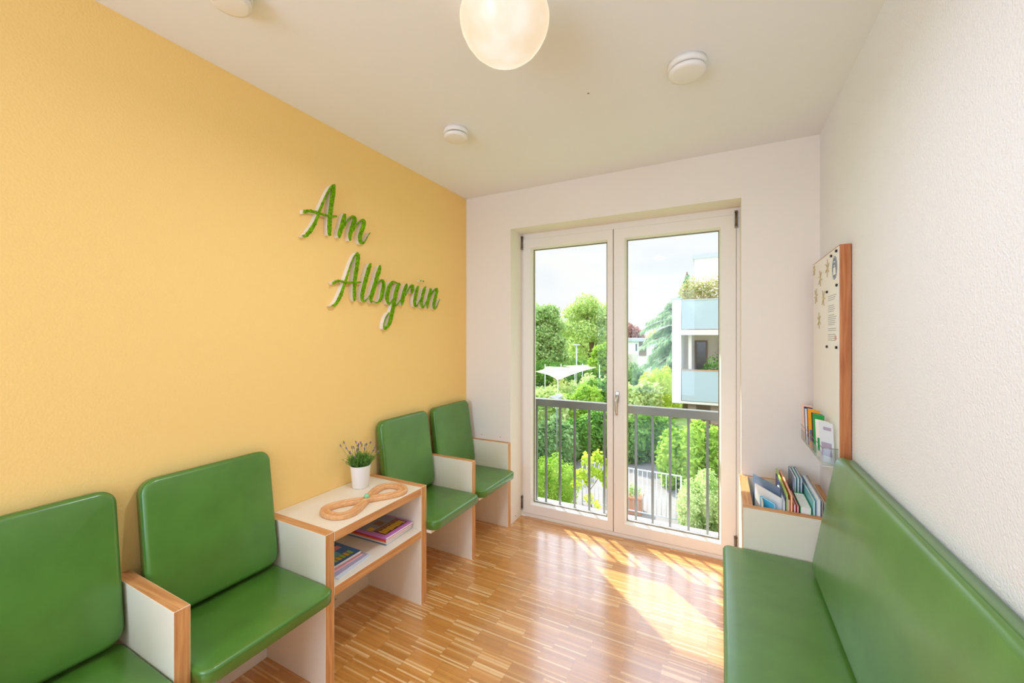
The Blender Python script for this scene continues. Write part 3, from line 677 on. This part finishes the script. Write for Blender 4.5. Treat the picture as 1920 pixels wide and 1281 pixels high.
for i, ((y, z), lb) in enumerate(zip(FLW, FLB_)):
    b = MB(); n_ = 6; R_ = .042 if i not in (0,) else .030
    pts = []
    for k in range(n_):
        a = 2*PI*k/n_+.3*i; dy, dz = math.cos(a), math.sin(a); py, pz = -dz, dy
        for (r_, h_) in ((.006, -.0020), (R_*.62, -.0022), (R_*.95, -.0012), (R_, 0), (R_*.95, .0012), (R_*.62, .0022), (.006, .0020)):
            yy = y+dy*r_+py*h_; yy = max(min(yy, -.068), -.616); zz = min(z+dz*r_+pz*h_, 1.858); pts.append((fx-.0002, yy, zz))
    b.prism(pts, (-.0025, 0, 0), mb_, mc_)
    tag(b.build('flower_magnet'), f'thin wooden blossom on the notice board, {lb}', 'decoration', 'wooden blossoms on the notice board')
# leaflet rack
rk = thing('leaflet_rack', (2.29, -.33, .93), 'clear leaflet rack fixed to the foot of the notice board', 'rack')
ac = M['acrylic']; XF = 2.262
MB().box(XF, NX-.0014, -.612, -.072, .905, .908, M['white']).build('tray', rk)
MB().box(XF, XF+.002, -.612, -.072, .908, .962, ac).build('front_plate', rk)
for y in (-.612, -.34, -.074): MB().box(XF+.002, NX-.0014, y, y+.002, .908, .985, ac).build('divider', rk)
b = MB(); b.tube([(XF-.001, -.612, .985), (XF-.001, -.07, .985)], .0013, M['steel'], 6); b.tube([(XF-.001, -.612, .985), (NX-.002, -.612, .985)], .0013, M['steel'], 6); b.build('wire', rk)
LF = [('peach', -.106, .088, .19, 'pale pink leaflet at the far end of the rack'), ('navy', -.150, .07, .185, 'dark leaflet second from the far end of the rack'), ('pale', -.200, .085, .18, 'pale grey leaflet in the far half of the rack'), ('navy', -.248, .08, .19, 'navy leaflet left of the orange one'), ('ochre', -.300, .095, .195, 'orange and blue leaflet in the middle of the rack'), ('maroon', -.373, .085, .19, 'maroon leaflet right of the orange one'), ('green', -.405, .085, .19, 'green leaflet in the near half of the rack'), ('paperw', -.480, .095, .175, 'white leaflet with green photos in the near half of the rack'), ('pale', -.556, .09, .18, 'pale leaflet at the near end of the rack')]
for i, (c_, y, w_, h_, lb) in enumerate(LF):
    ang = math.radians(-38); b = MB(); m4 = Matrix.Translation((2.290, y, .9085)) @ Matrix.Rotation(-ang, 4, 'Z') @ Matrix.Rotation(math.radians(-3), 4, 'Y')
    w_ *= .72; b.box(-.001, .0015, -w_/2, w_/2, .001, h_, M['paper'], mtx=m4); b.box(-.0014, -.001, -w_/2, w_/2, .001, h_, C[c_], mtx=m4)
    if c_ in ('ochre', 'paperw', 'pale', 'peach', 'grey'):
        cc = {'ochre': C['blue'], 'paperw': C['green'], 'pale': C['lilac'], 'peach': C['cream'], 'grey': C['pale']}[c_]
        b.box(-.0018, -.0014, -w_/2+.008, w_/2-.008, .03, .09, cc, mtx=m4); b.box(-.0018, -.0014, -w_/2+.008, w_/2-.02, h_-.035, h_-.02, C['teal'] if c_ == 'paperw' else cc, mtx=m4)
    tag(b.build('leaflet'), lb, 'leaflet', 'leaflets in the rack')

# ------------------------------------------------------------------ outdoors
GZ = -2.9
S(MB().box(-60, 40, 1.0, 90, GZ-.3, GZ, M['grass']).build('ground'))
S(MB().prism([(-2.6, 4.5, GZ), (4.0, 4.5, GZ), (2.6, 13.6, GZ), (-3.6, 13.2, GZ)], (0, 0, .01), M['pavers']).build('garden_path'))
def leaves(name, lumps, n, size, m, parent=None, inner=.7, aspect=.55, droop=0.0, core=.0):
    """one mesh of leaf quads spread through the outer shell of a set of ellipsoids"""
    V = []; wts = np.array([l[3]*l[4]+l[4]*l[5]+l[3]*l[5] for l in lumps]); wts = wts/wts.sum(); cnt = (wts*n).astype(int)+1
    lum = np.array(lumps, float)
    for (cx, cy, cz, rx, ry, rz), k in zip(lumps, cnt):
        d = rng.normal(size=(k, 3)); d /= np.linalg.norm(d, axis=1)[:, None]
        r = inner+(1.06-inner)*rng.random(k)**.6; p = d*r[:, None]*np.array([rx, ry, rz])+np.array([cx, cy, cz])
        nrm = d*.9+rng.normal(size=(k, 3))*.75+np.array([0, 0, .35]); nrm /= np.linalg.norm(nrm, axis=1)[:, None]
        a = np.cross(nrm, rng.normal(size=(k, 3))); a[:, 2] -= droop; a /= np.linalg.norm(a, axis=1)[:, None]; b_ = np.cross(nrm, a)
        s_ = size*(.6+.8*rng.random(k))[:, None]
        V.append(np.stack([p, p+a*s_*.5+b_*s_*aspect*.5, p+a*s_, p+a*s_*.5-b_*s_*aspect*.5], 1))
    V = np.concatenate(V); nq = len(V); V = V.reshape(-1, 3); V[:, 2] = np.maximum(V[:, 2], GZ+.012)
    verts = V; F = np.arange(nq*4)
    cv, cf = [], []
    if core:
        for (cx, cy, cz, rx, ry, rz) in lumps:
            bm = bmesh.new(); bmesh.ops.create_icosphere(bm, subdivisions=2, radius=core); base = len(verts)+len(cv)
            for v in bm.verts:
                k = 1+.12*math.sin(v.co.x*9+cx)*math.cos(v.co.y*7+cy)
                cv.append((cx+v.co.x*rx*k, cy+v.co.y*ry*k, max(cz+v.co.z*rz*k, GZ+.012)))
            for f in bm.faces: cf.append([base+v.index for v in f.verts])
            bm.free()
    allv = np.concatenate([verts, np.array(cv)]) if cv else verts
    me = bpy.data.meshes.new(name); me.vertices.add(len(allv)); me.vertices.foreach_set('co', allv.astype(np.float32).ravel())
    nl = nq*4+len(cf)*3; me.loops.add(nl); me.polygons.add(nq+len(cf))
    li = np.concatenate([F, np.array(cf).ravel()]) if cf else F
    me.loops.foreach_set('vertex_index', li.astype(np.int32))
    st = np.concatenate([np.arange(nq)*4, nq*4+np.arange(len(cf))*3]); me.polygons.foreach_set('loop_start', st.astype(np.int32))
    me.update(calc_edges=True); me.validate(); me.materials.append(m)
    o = bpy.data.objects.new(name, me); COL.objects.link(o)
    if parent is not None: put(o, parent)
    return o
LM = dict(
 bright=leaf('leaf_bright_green', (118, 164, 44), (196, 222, 104)), mid=leaf('leaf_mid_green', (70, 122, 48), (150, 192, 92)),
 dark=leaf('leaf_dark_green', (84, 122, 70), (164, 194, 128)), lime=leaf('leaf_yellow_green', (168, 196, 50), (222, 232, 110)),
 silver=leaf('leaf_pale_green', (150, 182, 92), (230, 238, 172)), airy=leaf('leaf_airy_green', (118, 152, 86), (200, 220, 146)), tree=leaf('leaf_tree_green', (146, 178, 84), (224, 236, 158)),
 red=leaf('leaf_copper', (146, 98, 88), (212, 170, 150)), cedar=leaf('needle_blue_green', (126, 164, 124), (206, 224, 184)), terr=leaf('leaf_terrace_yellow', (150, 156, 80), (226, 214, 160)))
def bush(name, px0, px1, ptop, d, m, label, n=2600, size=.10, lump=5, dd=.7, zb=GZ, grp='garden bushes beyond the window', aspect=.55, trunk=False):
    c0 = at((px0+px1)/2, ptop, d); wdt = (px1-px0)/FPX*d; h = c0.z-zb; t = thing(name, (c0.x, c0.y, zb), label, 'bush', grp)
    r_ = random.Random(int(px0*7+d*13)); lumps = []
    for k in range(lump):
        f = (k+.5)/lump-.5; hh_ = h*r_.uniform(.80, .98) if k != lump//2 else h; rx = wdt/lump*r_.uniform(.75, 1.0)
        q = c0+RT*(f*wdt)+FW*r_.uniform(-.25, .25)*dd; lumps.append((q.x, q.y, zb+hh_*.48, rx, rx*.9+dd*.3, hh_*.52))
    leaves('foliage', lumps, n, size, m, t, core=.86, inner=.82, aspect=aspect)
    for k in range(3): q = c0+RT*((k-1)*.12*wdt); MB().tube([(q.x, q.y, zb), (q.x+.03, q.y, zb+h*.5)], [.02, .01], M['bark'], 5).build('stem', t)
    return t
bush('shrub', 985, 1074, 850, 10.3, LM['bright'], 'fine-leaved bright green shrub at the lower left of the garden view', 6500, .055, 4, .6)
bush('shrub', 1285, 1372, 884, 9.0, LM['silver'], 'pale silvery shrub at the lower right, in front of the hedge', 6500, .06, 3, .6)
bush('shrub', 990, 1072, 782, 13.6, LM['dark'], 'dark green shrub behind the fine-leaved shrub at left', 4200, .14, 4, .8)
bush('shrub', 1066, 1172, 772, 14.6, LM['mid'], 'mid green broad-leaved shrub behind the yellow-leaved vine', 5500, .15, 5, .9)
bush('shrub', 1160, 1262, 772, 14.2, LM['mid'], 'broad-leaved shrub behind the white railing, left of the balcony building', 5800, .15, 5, .9)
bush('shrub', 1250, 1372, 790, 11.6, LM['bright'], 'yellow-green shrub below the balcony building', 5500, .13, 5, .7)
bush('shrub', 985, 1060, 728, 17.5, LM['silver'], 'pale green shrub right below the shade sails, at the left edge', 3800, .17, 4, .9)
bush('shrub', 1050, 1122, 722, 18.2, LM['bright'], 'rounded bright shrub in the left pane above the railing', 3800, .17, 4, .9)
bush('shrub', 1100, 1172, 698, 19.5, LM['mid'], 'tall mid green shrub beside the window mullion, left pane', 3800, .18, 4, 1.0)
bush('shrub', 1168, 1232, 716, 17.4, LM['silver'], 'light-leaved shrub with pale tips in the right pane above the railing', 4200, .18, 4, 1.0)
bush('shrub', 1205, 1275, 688, 21.5, LM['lime'], 'yellow-green rounded shrub left of the balcony building', 4000, .12, 4, 1.0)
bush('shrub', 1160, 1215, 680, 23.0, LM['dark'], 'dark shrub in front of the low white building', 3500, .13, 3, 1.0)
bush('shrub', 1040, 1140, 700, 22.5, LM['silver'], 'pale shrub behind the shade sails at right of them', 3500, .14, 4, 1.0)

bush('hedge', 985, 1160, 672, 36, LM['mid'], 'long clipped hedge under the trees behind the shade sails', 5000, .2, 8, 1.0)
# vine with big yellow-green leaves
vt = at(1106, 850, 8.6); vn = thing('vine', (vt.x, vt.y, GZ), 'young vine with large yellow-green leaves in front of the white railing', 'plant')
lumps = []
for (u, v, r_) in ((1098, 862, .11), (1118, 858, .12), (1132, 868, .12), (1088, 888, .12), (1110, 884, .14), (1130, 892, .12), (1140, 905, .10), (1082, 908, .09), (1100, 903, .08), (1105, 935, .08), (1118, 946, .06)):
    q = at(u, v, 8.6); lumps.append((q.x, q.y, q.z, r_, r_*.9, r_))
leaves('foliage', lumps, 620, .085, LM['lime'], vn, inner=.2, aspect=.85)
b = MB(); p0 = Vector((vt.x, vt.y, GZ)); b.tube([p0, p0+Vector((.05, 0, .6)), p0+Vector((-.02, .03, 1.2)), vt-Vector((0, 0, .05))], [.016, .014, .012, .008], M['bark'], 6)
for u, v in ((1088, 888), (1134, 880), (1105, 935)): b.tube([p0+Vector((0, 0, 1.1)), at(u, v, 8.6)], [.008, .004], M['bark'], 5)
b.build('stem', vn)

# white garden railing
ga, gb = at(1092, 950, 10.5), at(1277, 985, 9.37); ga.z = gb.z = GZ+.01
gr = thing('garden_railing', tuple((ga+gb)/2), 'white tubular railing across the garden path', 'railing')
gd = (gb-ga); gl = gd.length
for z, nm in ((1.12, 'top_rail'), (.10, 'bottom_rail')): MB().tube([ga+Vector((0, 0, z)), gb+Vector((0, 0, z))], .016, M['railwhite'], 8).build(nm, gr)
nb_ = 22
for k in range(nb_+1):
    q = ga+gd*(k/nb_); post = k in (0, nb_)
    MB().tube([q+Vector((0, 0, 0 if post else .1)), q+Vector((0, 0, 1.12))], .018 if post else .008, M['railwhite'], 6).build('post' if post else 'upright', gr)
# terracotta planter
q = onz(1186, 962, GZ+.01); pl = thing('planter', (q.x, q.y, GZ+.01), 'square terracotta planter behind the white railing', 'planter')
b = MB(); b.box(q.x-.21, q.x+.21, q.y-.1, q.y+.30, GZ+.01, GZ+.42, M['terracotta'], bevel=.01); b.box(q.x-.23, q.x+.23, q.y-.12, q.y+.32, GZ+.38, GZ+.43, M['terracotta'], bevel=.008); b.build('tub', pl)
leaves('foliage', [(q.x, q.y+.1, GZ+.52, .18, .18, .16)], 300, .07, LM['silver'], pl, inner=.2)
# garden light on a post
q = at(1043, 742, 11.5); gt = thing('garden_light', (q.x, q.y, GZ), 'grey garden light with a flat slanted hood on a post', 'lamp')
MB().tube([(q.x+.02, q.y, GZ), (q.x+.02, q.y, q.z-.02)], .018, M['railgrey'], 8).build('post', gt)
MB().prism([(q.x-.16, q.y-.14, q.z-.03), (q.x+.10, q.y-.14, q.z+.05), (q.x+.14, q.y-.14, q.z-.02), (q.x+.10, q.y-.14, q.z-.10), (q.x-.02, q.y-.14, q.z-.06)], (0, .28, 0), M['bgrey']).build('hood', gt)

# shade sails
def sail(cor, sag, label, dip=0.35):
    P = [at(*c) for c in cor]; cen = sum(P, Vector())/4; t = thing('shade_sail', tuple(cen), label, 'shade sail', 'cream shade sails'); n = 14; b = MB(); bm = b.bm; b.mi(M['sail'])
    g = [[None]*(n+1) for _ in range(n+1)]
    for i in range(n+1):
        for j in range(n+1):
            u, v = i/n, j/n; p = P[0].lerp(P[1], u).lerp(P[3].lerp(P[2], u), v)
            e = (4*u*(1-u)*(abs(v-.5)*2)**2+4*v*(1-v)*(abs(u-.5)*2)**2)
            p = p.lerp(cen, sag*min(e, 1)); p.z -= dip*16*u*(1-u)*v*(1-v)*.3; g[i][j] = bm.verts.new(p)
    for i in range(n):
        for j in range(n): bm.faces.new((g[i][j], g[i+1][j], g[i+1][j+1], g[i][j+1])).smooth = True
    bmesh.ops.solidify(bm, geom=bm.faces[:], thickness=.01)
    b.build('cloth', t)
    for p in P: MB().tube([(p.x, p.y, GZ), p+Vector((0, 0, .12))], .03, M['railwhite'], 6).build('pole', t)
sail([(1002, 697, 21), (1022, 687, 26), (1124, 688, 26), (1046, 714, 20.5)], .16, 'large cream shade sail at the left, nearer of the two')
sail([(1052, 686, 29), (1092, 684.5, 34), (1136, 683.5, 33), (1078, 691, 28.5)], .14, 'smaller cream shade sail just behind the large one')
# street lamp
q = at(1081, 648, 32); t = thing('street_lamp', (q.x, q.y, GZ), 'slim grey street lamp rising behind the shade sails', 'street lamp')
MB().tube([(q.x, q.y, GZ), q], .05, M['bgrey'], 8).build('pole', t); MB().box(q.x-.28, q.x+.28, q.y-.08, q.y+.08, q.z, q.z+.09, M['bgrey'], bevel=.02).build('lamp_head', t)

# trees
def tree(name, cpx, cpy, d, lumps_px, m, n, size, label, trunk_px=None, grp='trees beyond the garden'):
    c0 = at(cpx, cpy, d); t = thing(name, (c0.x, c0.y, GZ), label, 'tree', grp); lumps = []
    for (u, v, r_, dd) in lumps_px:
        q = at(u, v, d+dd); R_ = r_/FPX*d; lumps.append((q.x, q.y, q.z, R_, R_*.9, R_*.8))
    leaves('crown', lumps, n, size, m, t, inner=.35, aspect=.6)
    b = MB(); top = c0; base = Vector((c0.x, c0.y, GZ)); b.tube([base, base.lerp(top, .5), top], [.35, .26, .1], M['bark'], 8)
    for (x_, y_, z_, *_r) in lumps[::2]: b.tube([base.lerp(top, .45), Vector((x_, y_, z_)).lerp(top, .2)], [.14, .04], M['bark'], 5)
    b.build('trunk', t); return t
tree('deciduous_tree', 1108, 625, 44, [(1100, 572, 24, 0), (1078, 590, 24, 1), (1125, 590, 26, 0), (1150, 600, 22, 1), (1062, 618, 20, 0), (1095, 622, 26, -1), (1130, 628, 26, 0), (1150, 640, 24, 1), (1110, 600, 28, 1), (1085, 655, 18, 0), (1120, 665, 20, 0)], LM['tree'], 12000, .27, 'largest bright green tree, in the middle of the left pane')
tree('deciduous_tree', 1015, 630, 38, [(1000, 592, 26, 0), (1028, 588, 22, 0), (1042, 612, 20, 1), (1010, 622, 26, 0), (1040, 642, 22, 0), (998, 655, 28, 0), (1030, 670, 22, 0), (1052, 668, 16, 0)], LM['airy'], 8500, .27, 'darker green tree at the left edge of the left pane')
tree('deciduous_tree', 1140, 668, 30, [(1128, 662, 18, 0), (1145, 655, 18, 0), (1118, 680, 14, 0), (1140, 682, 18, 0), (1158, 672, 16, 0)], LM['bright'], 6000, .2, 'small yellow-green tree beside the centre mullion, left pane')
tree('copper_beech', 1184, 628, 40, [(1172, 618, 16, 0), (1188, 624, 14, 0), (1200, 634, 10, 0), (1165, 632, 16, 0), (1180, 640, 14, 0)], LM['red'], 4500, .24, 'copper-leaved tree above the low white building')
lumps = []
tt = thing('tree_line', tuple(at(1100, 660, 62)), 'distant row of mixed trees closing off the view behind the garden', 'trees')
for k in range(22):
    q = at(930+k*22, 655+8*math.sin(k*1.7), 62); lumps.append((q.x, q.y, q.z-1.5, 2.6, 2, 3.6))
o_ = leaves('foliage', lumps, 9000, .7, LM['tree'], tt, core=.85, inner=.8); 

# cedar
q = at(1288, 560, 24.0); ct = thing('cedar_tree', (q.x, q.y, GZ), 'blue-green cedar with drooping branches behind the balcony building', 'tree', 'trees beyond the garden')
top = Vector((q.x, q.y, 5.25)); MB().tube([(q.x, q.y, GZ), (q.x+.1, q.y, 1.5), top], [.28, .2, .03], M['bark'], 8).build('trunk', ct)
br = MB(); nv = []
rc = random.Random(5)
for k in range(64):
    f = k/63; z0 = -1.3+f*6.4; ang = PI+rc.uniform(-.5, 1.3) if k % 3 else rc.uniform(0, 2*PI); ln = (3.5*(1-f)**.5+.25)*rc.uniform(.55, 1.0)
    if z0 > 3.0: ln *= max(.22, 1-(z0-3.0)*.55)
    hv = RT*math.cos(ang)+FW*math.sin(ang); pts = []
    for j in range(9):
        s_ = j/8; pts.append(Vector((q.x, q.y, z0))+hv*ln*s_+Vector((0, 0, .55*ln*s_*.6-.62*ln*s_*s_*.85)))
    br.tube(pts, [.05*(1-j/9)+.01 for j in range(9)], M['bark'], 5)
    for j in range(1, 9):
        for e in range(int(16+ln*12)):
            s_ = min(1, (j-1+rc.random())/8); i0 = min(7, int(s_*8)); p = pts[i0].lerp(pts[i0+1], s_*8-i0); side = hv.cross(Vector((0, 0, 1)))
            wd_ = (.15+.75*s_*(1.15-s_))*ln*.34; p = p+side*rc.uniform(-wd_, wd_)+Vector((0, 0, rc.uniform(-.05, .05)))
            dn = (hv*rc.uniform(0, .5)+side*rc.uniform(-.35, .35)+Vector((0, 0, -rc.uniform(.3, 1.3)))).normalized(); l_ = rc.uniform(.14, .42); sw = dn.cross(Vector((rc.random()-.5, rc.random()-.5, rc.random()-.5))).normalized()*.026
            nv.append([p+sw, p+dn*l_*.6+sw*.8, p+dn*l_, p-sw])
br.build('branches', ct)
A_ = np.array([[tuple(v) for v in f] for f in nv]).reshape(-1, 3); me = bpy.data.meshes.new('needles'); me.from_pydata(A_.tolist(), [], [list(range(i*4, i*4+4)) for i in range(len(nv))]); me.materials.append(LM['cedar'])
o_ = bpy.data.objects.new('needles', me); COL.objects.link(o_); put(o_, ct)

# apartment building with balconies
BY = 12.2
ab = thing('balcony_building', (2.4, 14.5, GZ), 'white apartment house with frosted glass balconies at the right of the view', 'building')
Bw, Bc = M['bwhite'], M['bcream']
b = MB(); b.box(.36, .64, BY, BY+1.75, -.84, 2.72, Bw, bevel=.01); b.build('balcony_side_wall', ab)
b = MB(); b.box(.34, .66, BY-.02, BY+1.77, 2.72, 2.77, M['bgrey']); b.build('wall_cap', ab)
MB().box(.64, 6, BY+.03, BY+1.75, 1.50, 1.68, Bc).build('balcony_slab', ab)
MB().box(.64, 6, BY+.03, BY+1.75, -.84, -.76, Bc).build('balcony_slab', ab)
for z0, z1 in ((1.70, 2.68), (-.74, .30)):
    for k in range(3): MB().box(.665+k*1.8, .665+k*1.8+1.785, BY+.02, BY+.04, z0, z1, M['frosted']).build('frosted_panel', ab)
    MB().box(.64, 6, BY+.01, BY+.05, z1, z1+.035, M['bgrey'] if z0 > 1 else M['terracotta']).build('handrail', ab)
b = MB(); b.box(.36, 7, BY+1.75, 17.2, -.84, 2.75, Bc); b.build('wall', ab)
MB().box(.9, 7, 15.4, 17.2, 2.75, 4.62, Bw).build('penthouse_wall', ab); MB().box(.82, 7.1, 15.3, 17.3, 4.62, 4.80, M['bgrey']).build('roof_edge', ab)
MB().box(.8, 7, BY+1.2, 17.1, GZ, -.84, M['bbrown']).build('ground_floor_wall', ab)
for x in (.85, 1.55, 2.6): MB().box(x, x+.26, BY+.2, BY+.5, -1.5, -.84, M['bbrown']).build('beam_end', ab)
for (x0, x1, z0, z1) in ((.98, 1.42, .0, 1.30), (1.78, 2.6, -.74, 1.32)):
    wn_ = MB().box(x0, x1, BY+1.70, BY+1.75, z0, z1, M['bbrown']).build('window_frame', ab); MB().box(x0+.06, x1-.06, BY+1.68, BY+1.70, z0+.06, z1-.06, M['bdark']).build('pane', wn_)
MB().box(.86, .96, BY+.25, BY+.35, -.76, 1.50, Bc).build('post', ab)
g = thing('balcony_plant', (1.75, BY+.5, -.76), 'leafy green plant standing on the lower balcony of the white house', 'plant')
leaves('foliage', [(1.72, BY+.5, .45, .36, .3, .42), (1.9, BY+.5, .1, .4, .3, .5), (1.4, BY+.5, .35, .12, .12, .2)], 900, .09, LM['mid'], g, inner=.3); MB().lathe([(0, 0), (.16, 0), (.22, .35), (0, .35)], (1.8, BY+.5, -.76), M['terracotta'], 20).build('pot', g); MB().tube([(1.8, BY+.5, -.45), (1.75, BY+.5, .2)], .02, M['bark'], 5).build('stem', g)
g = thing('terrace_plants', (1.8, BY+.9, 1.68), 'dense yellowish planting spilling over the upper terrace', 'plants')
leaves('foliage', [(.95, BY+.8, 3.0, .38, .35, .55), (1.35, BY+.9, 2.95, .45, .35, .6), (1.8, BY+.8, 3.0, .45, .35, .62), (2.4, BY+.9, 3.0, .5, .4, .6), (.68, BY+.9, 3.05, .16, .2, .3)], 4200, .085, LM['terr'], g, inner=.25); MB().box(.8, 3, BY+.6, BY+1.1, 1.69, 2.5, M['terracotta']).build('trough', g)

# low white building
q0, q1 = at(1140, 634, 31), at(1292, 634, 29)
lb = thing('low_white_building', (-3, 29.5, GZ), 'long flat-roofed white building behind the shrubs', 'building')
y0 = 28.4; MB().box(-5.2, 3.5, y0, y0+6, GZ, 1.05, Bw).build('wall', lb); MB().box(-5.27, 3.7, y0-.15, y0+6.1, 1.05, 1.28, M['bgrey']).build('roof_edge', lb)
wq_ = onx(1198, 640, 0)
def ony(u, v, y): r = ray(u, v); return CAM+r*((y-CAM.y)/r.y)
a_, b_ = ony(1198, 641, y0), ony(1212, 667, y0)
wn_ = MB().box(a_.x, b_.x, y0-.06, y0, b_.z, a_.z, M['bbrown']).build('window_frame', lb); MB().box(a_.x+.08, b_.x-.08, y0-.08, y0-.06, b_.z+.3, a_.z-.1, M['bdark']).build('pane', wn_)
a_, b_ = ony(1192, 645, y0), ony(1194.5, 658, y0); MB().box(a_.x, b_.x, y0-.05, y0, b_.z, a_.z, M['bdark']).build('slot_window', lb)
MB().box(-5.2, ony(1195, 650, y0).x, y0-.12, y0-.0, -.9, ony(1190, 664, y0).z, Bc).build('lower_cladding', lb)
